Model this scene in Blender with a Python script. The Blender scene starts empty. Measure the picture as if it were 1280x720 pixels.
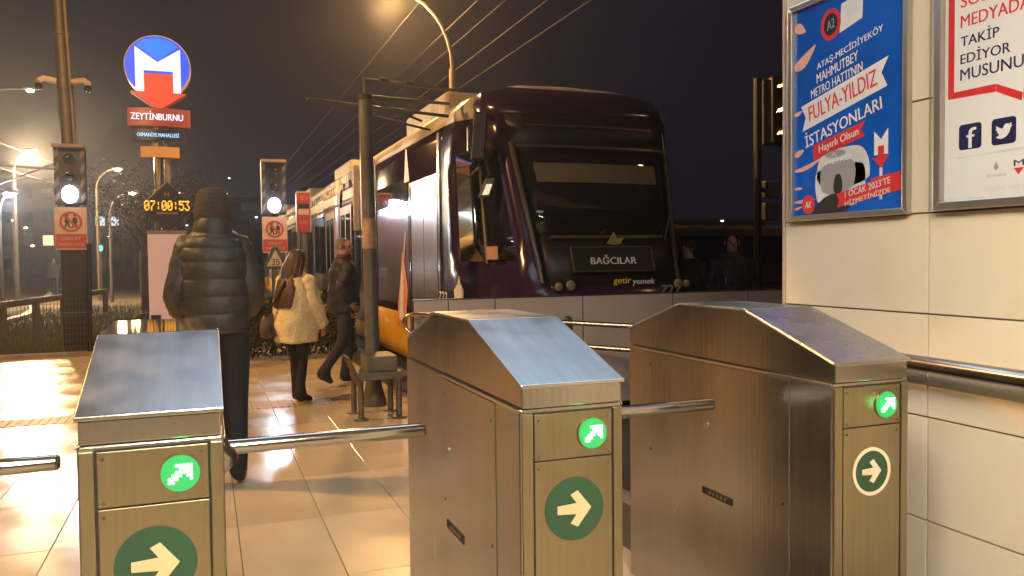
import bpy, bmesh, math, random
from mathutils import Vector, Matrix
random.seed(7)
scene = bpy.context.scene
COL = scene.collection
PI = math.pi

# ------------------------------------------------------------------ camera
cam_d = bpy.data.cameras.new('camera'); cam = bpy.data.objects.new('camera', cam_d); COL.objects.link(cam)
scene.camera = cam
YAW, PITCH, ROLL = math.radians(20.79), math.radians(2.12), math.radians(.65)
fw = Vector((math.sin(YAW)*math.cos(PITCH), math.cos(YAW)*math.cos(PITCH), -math.sin(PITCH)))
rt = Vector((math.cos(YAW), -math.sin(YAW), 0)); up = rt.cross(fw)
R_ = math.cos(ROLL)*rt - math.sin(ROLL)*up; U_ = math.sin(ROLL)*rt + math.cos(ROLL)*up
m = Matrix((R_, U_, -fw)).transposed().to_4x4(); m.translation = (0, 0, 1.45)
cam.matrix_world = m
cam_d.sensor_width = 36; cam_d.lens = 36*1007/1280
cam_d.clip_start = .05; cam_d.clip_end = 2000

# ------------------------------------------------------------------ sky, moonlight, exposure
w = bpy.data.worlds.new('World'); scene.world = w; w.use_nodes = True
nt = w.node_tree; nt.nodes.clear()
wo = nt.nodes.new('ShaderNodeOutputWorld'); bg = nt.nodes.new('ShaderNodeBackground')
sky = nt.nodes.new('ShaderNodeTexSky'); sky.sky_type = 'NISHITA'; sky.sun_disc = False
sky.sun_elevation = math.radians(-9); sky.sun_rotation = math.radians(-40)
bg.inputs['Strength'].default_value = .05
bg2 = nt.nodes.new('ShaderNodeBackground'); bg2.inputs['Color'].default_value = (.0080, .0074, .0125, 1)   # city glow on low cloud
bg2.inputs['Strength'].default_value = 1.0
ad = nt.nodes.new('ShaderNodeAddShader')
nt.links.new(sky.outputs[0], bg.inputs['Color']); nt.links.new(bg.outputs[0], ad.inputs[0])
nt.links.new(bg2.outputs[0], ad.inputs[1]); nt.links.new(ad.outputs[0], wo.inputs['Surface'])
sun_d = bpy.data.lights.new('moon', 'SUN'); sun_d.energy = .01; sun_d.angle = math.radians(.5)
sun_d.color = (1, .95, .88)
sun = bpy.data.objects.new('moon', sun_d); COL.objects.link(sun); sun.rotation_euler = (math.radians(50), 0, math.radians(-40))
scene.view_settings.view_transform = 'Standard'; scene.view_settings.look = 'None'
scene.view_settings.gamma = 1; scene.view_settings.exposure = 0.0
scene.render.engine = 'CYCLES'
scene.cycles.max_bounces = 6; scene.cycles.sample_clamp_indirect = 4; scene.cycles.caustics_reflective = False

# ------------------------------------------------------------------ materials
MATS = {}
def mat(name, col, rough=.5, metal=0., var=.12, scale=6., bump=0., emit=None, estr=0., coat=0., rand=0., rvar=.0,
        stretch=(1, 1, 1), spec=None, dirt=None, dirt_scale=1.5, dirt_lo=.5, dirt_hi=.7):
    if name in MATS: return MATS[name]
    mt = bpy.data.materials.new(name); mt.use_nodes = True; t = mt.node_tree; n = t.nodes; L = t.links
    b = n['Principled BSDF']
    b.inputs['Roughness'].default_value = rough; b.inputs['Metallic'].default_value = metal
    if spec is not None: b.inputs['Specular IOR Level'].default_value = spec
    if coat: b.inputs['Coat Weight'].default_value = coat; b.inputs['Coat Roughness'].default_value = .06
    tc = n.new('ShaderNodeTexCoord'); mp = n.new('ShaderNodeMapping'); mp.inputs['Scale'].default_value = stretch
    L.new(tc.outputs['Object'], mp.inputs['Vector'])
    nz = n.new('ShaderNodeTexNoise'); nz.inputs['Scale'].default_value = scale; nz.inputs['Detail'].default_value = 5
    L.new(mp.outputs[0], nz.inputs['Vector'])
    rp = n.new('ShaderNodeValToRGB'); e = rp.color_ramp.elements
    e[0].position = .3; e[1].position = .7
    e[0].color = tuple(max(0, c*(1-var)) for c in col)+(1,); e[1].color = tuple(min(1, c*(1+var)) for c in col)+(1,)
    L.new(nz.outputs['Fac'], rp.inputs['Fac']); out = rp.outputs['Color']
    if dirt:
        n2 = n.new('ShaderNodeTexNoise'); n2.inputs['Scale'].default_value = dirt_scale; n2.inputs['Detail'].default_value = 3
        L.new(tc.outputs['Object'], n2.inputs['Vector'])
        r2 = n.new('ShaderNodeMapRange'); r2.interpolation_type = 'SMOOTHSTEP'; r2.inputs['From Min'].default_value = dirt_lo; r2.inputs['From Max'].default_value = dirt_hi
        L.new(n2.outputs['Fac'], r2.inputs['Value'])
        mx = n.new('ShaderNodeMixRGB'); mx.inputs['Color2'].default_value = tuple(dirt)+(1,)
        L.new(r2.outputs[0], mx.inputs['Fac']); L.new(out, mx.inputs['Color1']); out = mx.outputs['Color']
    if rand:
        oi = n.new('ShaderNodeObjectInfo'); mr = n.new('ShaderNodeMapRange')
        mr.inputs['To Min'].default_value = 1-rand; mr.inputs['To Max'].default_value = 1+rand
        L.new(oi.outputs['Random'], mr.inputs['Value'])
        hs = n.new('ShaderNodeHueSaturation'); L.new(mr.outputs[0], hs.inputs['Value']); L.new(out, hs.inputs['Color']); out = hs.outputs['Color']
    L.new(out, b.inputs['Base Color'])
    if rvar:
        r3 = n.new('ShaderNodeMapRange'); r3.interpolation_type = 'SMOOTHSTEP'; r3.inputs['From Min'].default_value = .2; r3.inputs['From Max'].default_value = .8
        r3.inputs['To Min'].default_value = max(.02, rough-rvar); r3.inputs['To Max'].default_value = min(1, rough+rvar)
        n4 = n.new('ShaderNodeTexNoise'); n4.inputs['Scale'].default_value = dirt_scale*1.7; n4.inputs['Detail'].default_value = 2
        L.new(tc.outputs['Object'], n4.inputs['Vector']); L.new(n4.outputs['Fac'], r3.inputs['Value']); L.new(r3.outputs[0], b.inputs['Roughness'])
    if bump:
        bp = n.new('ShaderNodeBump'); bp.inputs['Strength'].default_value = bump; bp.inputs['Distance'].default_value = .01
        L.new(nz.outputs['Fac'], bp.inputs['Height']); L.new(bp.outputs[0], b.inputs['Normal'])
    if emit:
        b.inputs['Emission Color'].default_value = tuple(emit)+(1,); b.inputs['Emission Strength'].default_value = estr
    MATS[name] = mt
    return mt

M = dict(
 steel=mat('brushed_steel', (.46, .45, .435), .23, 1., .05, 60., .05, stretch=(1, 1, .03), rvar=.05, dirt_scale=2.2, dirt=(.36, .32, .27), dirt_lo=.48, dirt_hi=.85),
 steel_front=mat('front_steel', (.31, .275, .19), .34, 1., .06, 70., .05, stretch=(1, 1, .03), rvar=.05, dirt_scale=2.5, dirt=(.22, .19, .13), dirt_lo=.48, dirt_hi=.85),  # dark interior reflected by the front faces is put into this tint
 steel_top=mat('satin_steel_top', (.46, .49, .53), .36, 1., .10, 7., 0, stretch=(5, .5, 1), rvar=.08, dirt_scale=4.),
 steel_tube=mat('polished_tube', (.62, .60, .57), .16, 1., .05, 9.),
 steel_edge=mat('edge_steel', (.7, .69, .66), .22, 1., .05, 9.),
 steel_dark=mat('worn_dark_steel', (.20, .18, .16), .25, 1., .2, 9.),
 seam=mat('dark_seam', (.012, .011, .010), .7),
 floor=mat('polished_stone_tile', (.56, .47, .34), .20, 0., .06, 3.5, .03, rand=.06, rvar=.09, dirt=(.42, .34, .235), dirt_scale=1.1, dirt_lo=.40, dirt_hi=.8),
 grout=mat('grout', (.10, .085, .065), .8, bump=.2, scale=40),
 tact=mat('tactile_tile', (.42, .30, .13), .5, 0., .15, 20., .2, rand=.1),
 slab=mat('stone_slab', (.34, .28, .21), .5, 0., .12, 3., .05, dirt=(.2, .16, .12)),
 wtile=mat('cream_wall_tile', (.79, .71, .59), .24, 0., .03, 2., 0., rand=.03, dirt=(.67, .57, .44), dirt_scale=2.2, dirt_lo=.50, dirt_hi=.85),
 wgrout=mat('wall_joint', (.17, .13, .09), .8),
 alu=mat('aluminium_frame', (.66, .63, .58), .3, .9, .06, 12.),
 pblue=mat('print_blue', (.006, .10, .55), .25, 0., .25, 2.5, .0, coat=.45),
 pnavy=mat('print_navy', (.012, .015, .075), .4),
 pwhite=mat('print_white', (.74, .77, .83), .4, 0., .02, 3.),
 pred=mat('print_red', (.62, .03, .035), .4),
 pglint=mat('lamp_glint_orange', (.75, .42, .33), .4),  # colour of the painted lamp reflections on the poster
 pgrey=mat('print_grey', (.30, .31, .36), .4),
 pdark=mat('print_dark', (.015, .015, .02), .4),
 plight=mat('print_light_grey', (.62, .66, .70), .4),
 pteal=mat('print_pale_teal', (.45, .68, .74), .4),
 purple=mat('tram_purple_paint', (.026, .010, .036), .22, 0., .1, 3., coat=.15),
 tblack=mat('tram_black_paint', (.008, .007, .008), .5, 0., .1, 3.),
 tyellow=mat('tram_yellow_paint', (.62, .33, .02), .3, 0., .1, 3., coat=.3),
 troof=mat('tram_cream_roof', (.52, .47, .40), .5, 0., .15, 2., dirt=(.3, .26, .2)),
 tsilver=mat('tram_silver_film', (.34, .32, .37), .22, .6, .08, 9., .22, stretch=(0, 1, .03)),
 twhite=mat('tram_white_paint', (.50, .46, .46), .25, 0., .1, 2., coat=.4),
 tpink=mat('tram_pink_door', (.50, .30, .30), .3, 0., .15, 2.),
 tblind=mat('beige_blind', (.115, .09, .055), .7),
 pillar=mat('pillar_brown', (.055, .04, .03), .35),
 orange=mat('vinyl_orange', (.75, .25, .04), .4, 0., .3, 9.),
 vwhite=mat('vinyl_white', (.75, .72, .68), .4),
 vcream=mat('vinyl_letters', (.40, .36, .30), .4),
 glass=mat('dark_glass', (.010, .011, .013), .05, 0., .1, 2., coat=.3),
 rubber=mat('black_rubber', (.012, .012, .012), .6),
 chrome=mat('chrome_detail', (.7, .68, .62), .12, 1.),
 polegrey=mat('galvanised_pole', (.13, .125, .112), .55, .3, .2, 8., .15, dirt=(.075, .065, .052)),
 polebrown=mat('painted_mast', (.20, .165, .135), .5, .2, .15, 6.),
 mastdark=mat('dark_mast_paint', (.085, .072, .06), .5, .2, .15, 6.),
 black=mat('black_paint', (.012, .011, .012), .4, 0., .2, 6.),
 stripe=mat('pale_stripe', (.11, .09, .085), .5),
 signw=mat('sign_white', (.46, .38, .36), .5),
 signr=mat('sign_red', (.34, .045, .04), .5),
 signg=mat('sign_green', (.012, .07, .045), .5),
 discg=mat('disc_green', (.012, .055, .030), .5),
 arrowt=mat('arrow_tan', (.62, .50, .30), .5),
 arrowc=mat('ring_cream', (.72, .64, .47), .5),
 skin=mat('skin', (.46, .25, .17), .5, 0., .06, 12.),
 hairb=mat('brown_hair', (.075, .036, .018), .42, 0., .35, 30., .5, stretch=(4, 4, .3)),
 hairg=mat('grey_hair', (.16, .13, .11), .6, 0., .3, 60., .4),
 coat=mat('cream_fleece', (.76, .62, .37), .95, 0., .14, 45., .9),
 olive=mat('olive_puffer', (.042, .038, .033), .55, 0., .08, 40., .3),
 knit=mat('knit_beanie', (.055, .042, .028), .9, 0., .25, 70., .8),
 bcloth=mat('black_cloth', (.012, .011, .013), .8, 0., .25, 20., .3),
 navy=mat('navy_jacket', (.017, .016, .024), .6, 0., .25, 14., .4),
 jeans=mat('dark_jeans', (.022, .022, .032), .85, 0., .3, 30., .3),
 leather=mat('black_leather', (.010, .009, .009), .35),
 bagb=mat('brown_bag', (.11, .06, .028), .5, 0., .3, 12., .3),
 scarf=mat('dark_red_collar', (.10, .03, .03), .8),
 lens=mat('spectacles', (.02, .02, .02), .2),
 wood=mat('weathered_wood', (.10, .075, .045), .7, 0., .3, 5., .4, stretch=(1, 1, 8)),
 guard=mat('guard_steel', (.17, .155, .12), .45, .5, .25, 6., .2),
 goldrail=mat('brass_tone_rail', (.62, .50, .32), .22, 1., .06, 8.),
 greenp=mat('dark_green_post', (.012, .045, .034), .35),
 panel=mat('steel_sheet', (.62, .48, .41), .45, .1, .06, 2., 0, rvar=.08),
 soil=mat('ground_soil', (.075, .058, .038), .95, 0., .35, 1.2, .5),
 asphalt=mat('asphalt', (.05, .047, .043), .8, 0., .2, 3., .3),
 path=mat('path_earth', (.12, .088, .060), .9, 0., .25, 1., .3),
 kerb=mat('pale_kerb', (.50, .46, .40), .6),
 grass=mat('grass_blades', (.085, .090, .022), .8, 0., .5, 3.),
 leaf=mat('hedge_leaf', (.040, .050, .014), .6, 0., .5, 7., rand=.2),
 leafb=mat('brown_leaf', (.055, .040, .025), .8, 0., .4, 4.),
 leafd=mat('night_leaf', (.016, .018, .012), .8, 0., .4, 4.),
 bark=mat('bark', (.07, .055, .04), .9, 0., .3, 9., .5),
 wire=mat('fence_wire', (.13, .11, .07), .5, .5),
 cable=mat('copper_cable', (.022, .018, .016), .8),
 facade=mat('far_facade', (.09, .08, .075), .9, 0., .2, .3),
 conc=mat('concrete', (.22, .19, .16), .9, 0., .2, 3., .2),
 pinkb=mat('pink_info_panel', (.42, .33, .34), .5, 0., .05, 2., emit=(.75, .50, .50), estr=.22),
 oboard=mat('orange_lit_board', (.55, .32, .14), .5, 0., .1, 3.),
 cctv=mat('cctv_housing', (.55, .45, .35), .45),
 van=mat('van_paint', (.10, .085, .06), .35),
 vanglass=mat('van_glass_blue', (.006, .007, .03), .1),
)
def emis(name, col, s): return mat(name, (0.02, .02, .02), .4, emit=col, estr=s, var=0)
E = dict(
 green=emis('led_green_lens', (.0, .62, .12), 1.1), gdot=emis('led_white_green', (.75, 1, .82), 3.2),
 amber=emis('led_amber', (1, .40, .035), 2.3), blue=emis('lit_blue', (.012, .11, .95), 1.0), blue2=emis('lit_pale_blue', (.0, .25, 1.), 1.0),
 white=emis('lit_white', (1, .97, .95), 1.05), red=emis('lit_red', (1, .075, .04), .95), red2=emis('lit_dull_red', (.55, .05, .03), .65),
 cyan=emis('lit_cyan', (.35, .75, 1), 1.5), sign=emis('lit_letters', (.95, .93, 1), 1.3),
 warm=emis('lamp_sodium', (1, .60, .22), 60), warmfar=emis('lamp_sodium_far', (1, .72, .42), 26),
 warmnear=emis('lamp_sodium_near', (1, .62, .26), 55),
 cool=emis('lamp_white', (.80, .90, 1), 40), signal=emis('signal_white', (.85, .92, 1), 55), coolfar=emis('lamp_white_far', (.85, .93, 1), 10),
 canw=emis('canopy_warm_panel', (1, .84, .61), 160), canc=emis('canopy_cool_panel', (.62, .80, 1), 3.6),
 win=emis('lit_window', (1, .72, .38), 1.6), winc=emis('lit_window_cool', (.8, .9, 1), 1.2), tl=emis('tail_red', (1, .05, .02), 4), gl=emis('signal_green', (.05, 1, .5), 5),
 yell=emis('lit_yellow', (1, .62, .15), .8),
)

# ------------------------------------------------------------------ mesh helpers
class MB:
    def __init__(s): s.v = []; s.f = []; s.mi = []
    def add(s, vs, fs, mi=0):
        o = len(s.v); s.v += [tuple(v) for v in vs]; s.f += [tuple(i+o for i in f) for f in fs]; s.mi += [mi]*len(fs); return s
    def box(s, a, b, mi=0):
        x0, y0, z0 = a; x1, y1, z1 = b
        return s.add([(x0,y0,z0),(x1,y0,z0),(x1,y1,z0),(x0,y1,z0),(x0,y0,z1),(x1,y0,z1),(x1,y1,z1),(x0,y1,z1)],
            [(0,3,2,1),(4,5,6,7),(0,1,5,4),(1,2,6,5),(2,3,7,6),(3,0,4,7)], mi)
    def obox(s, c, ux, uy, uz, mi=0):       # oriented box: centre and three half vectors
        c, ux, uy, uz = map(Vector, (c, ux, uy, uz))
        vs = [c+i*ux+j*uy+k*uz for k in (-1, 1) for i, j in ((-1,-1),(1,-1),(1,1),(-1,1))]
        return s.add(vs, [(0,3,2,1),(4,5,6,7),(0,1,5,4),(1,2,6,5),(2,3,7,6),(3,0,4,7)], mi)
    def tube(s, pts, r, n=10, mi=0, cap=True):
        pts = [Vector(p) for p in pts]; rs = r if isinstance(r, (list, tuple)) else [r]*len(pts)
        rings = []
        prev = None
        for i, p in enumerate(pts):
            d = (pts[min(i+1, len(pts)-1)]-pts[max(i-1, 0)]).normalized()
            if prev is None:
                a = Vector((0, 0, 1)) if abs(d.z) < .9 else Vector((1, 0, 0))
                u = d.cross(a).normalized()
            else: u = (prev - d*prev.dot(d)).normalized()
            prev = u; v = d.cross(u)
            rings.append([p+rs[i]*(math.cos(2*PI*k/n)*u+math.sin(2*PI*k/n)*v) for k in range(n)])
        return s.rings(rings, mi, cap)
    def rings(s, rings, mi=0, cap=True):
        n = len(rings[0]); vs = [p for r in rings for p in r]; fs = []
        for i in range(len(rings)-1):
            for k in range(n):
                a, b = i*n+k, i*n+(k+1) % n
                fs.append((a, b, b+n, a+n))
        if cap: fs.append(tuple(reversed(range(n)))); fs.append(tuple((len(rings)-1)*n+k for k in range(n)))
        return s.add(vs, fs, mi)
    def ell(s, c, r, n=14, m=8, mi=0):
        rg = []
        for i in range(m+1):
            t = -PI/2+PI*i/m; t = max(-PI/2+.06, min(PI/2-.06, t))
            rg.append([(c[0]+r[0]*math.cos(t)*math.cos(2*PI*k/n), c[1]+r[1]*math.cos(t)*math.sin(2*PI*k/n), c[2]+r[2]*math.sin(t)) for k in range(n)])
        return s.rings(rg, mi)
    def prism(s, pts, fr, t0, t1, mi=0):    # polygon pts (u,v) in frame fr=(o,ux,uy,un), extruded from t0 to t1 along un
        o, ux, uy, un = fr; n = len(pts)
        A = [o+ux*p[0]+uy*p[1]+un*t0 for p in pts]; B = [o+ux*p[0]+uy*p[1]+un*t1 for p in pts]
        fs = [tuple(reversed(range(n))), tuple(range(n, 2*n))]+[(i, (i+1) % n, (i+1) % n+n, i+n) for i in range(n)]
        return s.add(A+B, fs, mi)
    def build(s, name, mats, parent=None, smooth=False, bevel=0, org=None, kind=None):
        if not isinstance(mats, (list, tuple)): mats = [mats]
        o0 = Vector(org) if org is not None else (wloc(parent) if parent else Vector((0, 0, 0)))
        me = bpy.data.meshes.new(name); me.from_pydata([Vector(v)-o0 for v in s.v], [], s.f)
        for mm in mats: me.materials.append(mm)
        for p, k in zip(me.polygons, s.mi): p.material_index = k; p.use_smooth = bool(smooth)
        bm = bmesh.new(); bm.from_mesh(me); bmesh.ops.recalc_face_normals(bm, faces=bm.faces); bm.to_mesh(me); bm.free()
        if smooth: me.set_sharp_from_angle(angle=math.radians(40))
        o = bpy.data.objects.new(name, me); COL.objects.link(o)
        if parent: o.parent = parent; o.location = o0-wloc(parent)
        else: o.location = o0
        if bevel:
            b = o.modifiers.new('bevel', 'BEVEL'); b.width = bevel; b.segments = 2; b.limit_method = 'ANGLE'
        if kind: o['kind'] = kind
        return o
def wloc(o):
    v = Vector((0, 0, 0))
    while o is not None: v += o.location; o = o.parent
    return v
def thing(name, label, cat, loc=(0, 0, 0), group=None):
    o = bpy.data.objects.new(name, None); COL.objects.link(o); o.location = loc; o.empty_display_size = .1
    o['label'] = label; o['category'] = cat
    if group: o['group'] = group
    return o
def tag(o, label, cat, group=None):
    o['label'] = label; o['category'] = cat
    if group: o['group'] = group
    return o
def dup(root, loc, label, skip=(), rot=None):
    r = root.copy(); COL.objects.link(r); r.location = loc; r['label'] = label
    if rot is not None: r.rotation_euler = rot
    for ch in root.children:
        if ch.name.split('.')[0] in skip: continue
        c = ch.copy(); COL.objects.link(c); c.parent = r
        for g in ch.children:
            d = g.copy(); COL.objects.link(d); d.parent = c
    return r
def frame(o, ux, uy):
    ux = Vector(ux).normalized(); uy = Vector(uy).normalized(); return (Vector(o), ux, uy, ux.cross(uy).normalized())
def fpt(fr, u, v, t=0): return fr[0]+fr[1]*u+fr[2]*v+fr[3]*t
def circ(cx, cy, r, n=32, ry=None): return [(cx+r*math.cos(2*PI*k/n), cy+(ry or r)*math.sin(2*PI*k/n)) for k in range(n)]
def ring2(mb, fr, cx, cy, r0, r1, t0, t1, n=36, mi=0):
    A = [[fpt(fr, cx+r*math.cos(2*PI*k/n), cy+r*math.sin(2*PI*k/n), t) for k in range(n)] for r, t in ((r0, t0), (r1, t0), (r1, t1), (r0, t1), (r0, t0))]
    return mb.rings(A, mi, cap=False)
def shape(name, pts, fr, m_, parent, t0=.0, t1=.002):
    return MB().prism(pts, fr, t0, t1).build(name, m_, parent)
def text(name, body, fr, cu, cv, wd, ht, m_, parent, t=.001, ext=.0008, rot=0., shear=0., bold=0.):
    cu_d = bpy.data.curves.new('t', 'FONT'); cu_d.body = body; cu_d.size = 1; cu_d.extrude = 0; cu_d.resolution_u = 3; pass
    to = bpy.data.objects.new('t', cu_d); COL.objects.link(to)
    me = bpy.data.meshes.new_from_object(to)
    bpy.data.objects.remove(to); bpy.data.curves.remove(cu_d)
    xs = [v.co.x for v in me.vertices]; ys = [v.co.y for v in me.vertices]
    x0, x1, y0, y1 = min(xs), max(xs), min(ys), max(ys)
    sx = wd/max(x1-x0, 1e-4); sy = ht/max(y1-y0, 1e-4)
    o0 = wloc(parent) if parent else Vector((0, 0, 0))
    cr, sr = math.cos(rot), math.sin(rot)
    for v in me.vertices:
        a = (v.co.x-(x0+x1)/2)*sx; b = (v.co.y-(y0+y1)/2)*sy; a += shear*b
        v.co = fpt(fr, cu+a*cr-b*sr, cv+a*sr+b*cr, t+ext)-o0
    if bold:
        bmm = bmesh.new(); bmm.from_mesh(me); du = ht*.035
        r_ = bmesh.ops.duplicate(bmm, geom=bmm.verts[:]+bmm.edges[:]+bmm.faces[:])
        for v in r_['geom']:
            if isinstance(v, bmesh.types.BMVert): v.co += (fr[1]*cr+fr[2]*sr)*du+fr[3]*.00012
        bmm.to_mesh(me); bmm.free()
    me.name = name; me.materials.clear(); me.materials.append(m_)
    o = bpy.data.objects.new(name, me); COL.objects.link(o)
    if parent: o.parent = parent
    return o
def struct(mb, name, m_, **k):
    o = mb.build(name, m_, **k); o['kind'] = 'structure'; return o
def rnd(a, b): return random.uniform(a, b)
FR0 = lambda o: frame(o, (1, 0, 0), (0, 0, 1))          # faces -Y

# ------------------------------------------------------------------ ground, platform floor
struct(MB().box((-125, -45, -.6), (145, 185, -.06)), 'ground', M['soil'])
struct(MB().box((-9, -7, -.055), (2.30, 14.0, -.013)), 'platform_floor', M['grout'])
floor = bpy.data.objects['platform_floor']
TW, TD, G = .45, .90, .0035
def tile_mesh(name, a, b, m_, bev=.002):
    bmm = bmesh.new(); bmesh.ops.create_cube(bmm, size=1)
    for v in bmm.verts: v.co = Vector(((v.co.x)*a, (v.co.y)*b, v.co.z*.03-.015))
    top = [e for e in bmm.edges if all(v.co.z > -.001 for v in e.verts)]
    bmesh.ops.bevel(bmm, geom=top, offset=bev, segments=1, affect='EDGES')
    me = bpy.data.meshes.new(name); bmm.to_mesh(me); bmm.free(); me.materials.append(m_); return me
tm = tile_mesh('floor_tile', TW-G, TD-G, M['floor'])
rest = MB(); cnt = 0
TY0, TY1 = 8.20, 8.62       # tactile strip
cands = []
for i in range(-22, 4):
    for j in range(-3, 8):
        x = .58+(i+.5)*TW; y = 4.7-.45+(j-2)*TD
        if x+TW/2 > 2.3: continue
        cands.append((x, y))
def visible(x, y):
    d = Vector((x, y, -1.45)); z = d.dot(fw)
    if z < .5: return False
    px = 640+1007*d.dot(R_)/z; py = 360-1007*d.dot(U_)/z
    return -90 < px < 1200 and py < 860
rows = []
y = 14.0
def lay(x, y0, y1):
    global cnt
    if visible(x, (y0+y1)/2) and cnt < 290 and abs((y1-y0)-TD) < .01:
        o = bpy.data.objects.new('floor_tile', tm); COL.objects.link(o); o.parent = floor
        o.location = (x, (y0+y1)/2, rnd(-.0012, .0006)); cnt += 1
        o.rotation_euler = (rnd(-.0016, .0016), rnd(-.0016, .0016), 0)
    else:
        rest.box((x-TW/2+G/2, y0+G/2, -.03), (x+TW/2-G/2, y1-G/2, 0))
for i in range(-20, 4):
    x = .58+(i+.5)*TW
    if x+TW/2 > 2.3: continue
    ys = [TY0-k*TD for k in range(0, 17)]
    for a in ys: 
        if a-TD > -6.5: lay(x, a-TD, a)
    for k in range(0, 6):
        lay(x, TY1+k*TD, TY1+(k+1)*TD) if TY1+(k+1)*TD < 14.1 else None
o = rest.build('floor_tile', M['floor'], floor); o['kind'] = 'stuff'
ttm = None
mb = MB(); mb.box((-.197, -.207, -.03), (.197, .207, .0))
for k in range(5): mb.box((-.165+k*.075, -.185, -.001), (-.165+k*.075+.034, .185, .006))
proto = mb.build('tactile_tile', M['tact'], floor); proto.location = (-8.6, (TY0+TY1)/2, 0)
for k in range(1, 27):
    o = proto.copy(); COL.objects.link(o); o.location = (-8.6+k*.4, (TY0+TY1)/2, 0)
struct(MB().box((2.30, -7, -.058), (2.42, 14.0, .0)), 'platform_kerb', M['conc'], bevel=.01)
struct(MB().box((2.425, -7, -.058), (8.5, 70, -.045)), 'track_bed', M['asphalt'])
for x in (3.08, 4.51):
    tag(MB().box((x-.035, 7.5, -.044), (x+.035, 70, -.01)).build('track_rail', M['steel_dark'], org=(x, 7.5, -.044)),
        'steel tram rail under the purple tram, '+('platform side' if x < 4 else 'far side'), 'rail', 'rails under the tram')
struct(MB().add([(-40, 15.2, -.05), (-2.2, 15.2, -.05), (2.2, 16, -.05), (2.2, 70, -.05), (-40, 70, -.05)], [(0, 1, 2, 3, 4)]), 'grass_ground', M['soil'])
struct(MB().add([(-60, 19, -.046), (-5.2, 19.5, -.046), (-4.2, 25, -.046), (-4.0, 45, -.046), (-6, 100, -.046), (-60, 100, -.046)], [(0, 1, 2, 3, 4, 5)]), 'path', M['path'])

# ------------------------------------------------------------------ turnstiles
W_, LEN = .30, 1.274
ZA, ZE, ZB, ZC, ZD = 1.121, 1.0545, 1.26, 1.26, 1.13
YB, YC, YD = .433, .867, 1.274
D0, U0, SP = 1.945, -.271, 1.028
def hub_arms(t, x, y, z):
    hub = MB(); a = Vector((.7071, 0, -.7071)); c = Vector((x-.035, y, z))
    hub.tube([c-a*.03, c+a*.05, c+a*.075], [.05, .05, .03], 16)
    hub.build('arm_hub', M['steel'], t, smooth=True)
    L_ = .57
    for d in (Vector((1, 0, 0)),):
        p0 = Vector((x, y, z)); p1 = p0+d.normalized()*L_
        ar = MB().tube([p0-d*.01, p1-d*.006, p1], [.0215, .0215, .019], 20).build('arm', M['steel_tube'], t, smooth=True)
        MB().tube([p1+d*.0005, p1+d*.004], .0165, 16).build('end_cap', M['rubber'], ar, smooth=True)
def led_arrow(mb, fr, cx, cy, r):
    pat = ["0001111110", "0000111110", "0000111110", "0001111110", "0011110110", "0111000010", "1110000000", "1100000000"]
    pat = ["0011111", "0001111", "0011111", "0111011", "1110001", "1100000"]
    n = len(pat); w = len(pat[0]); st = r*.185
    for j, row in enumerate(pat):
        for i, ch in enumerate(row):
            if ch == '1':
                u = cx+(i-(w-1)/2)*st; v = cy-(j-(n-1)/2)*st
                mb.prism(circ(u, v, st*.44, 8), fr, .0095, .0125)
def arrow_pts(cx, cy, r):
    P = [(-.68, .15), (.08, .20), (-.16, .52), (.12, .66), (.66, .0), (.12, -.66), (-.16, -.52), (.08, -.20), (-.68, -.15)]
    return [(cx+u*r, cy+v*r) for u, v in P]
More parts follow.
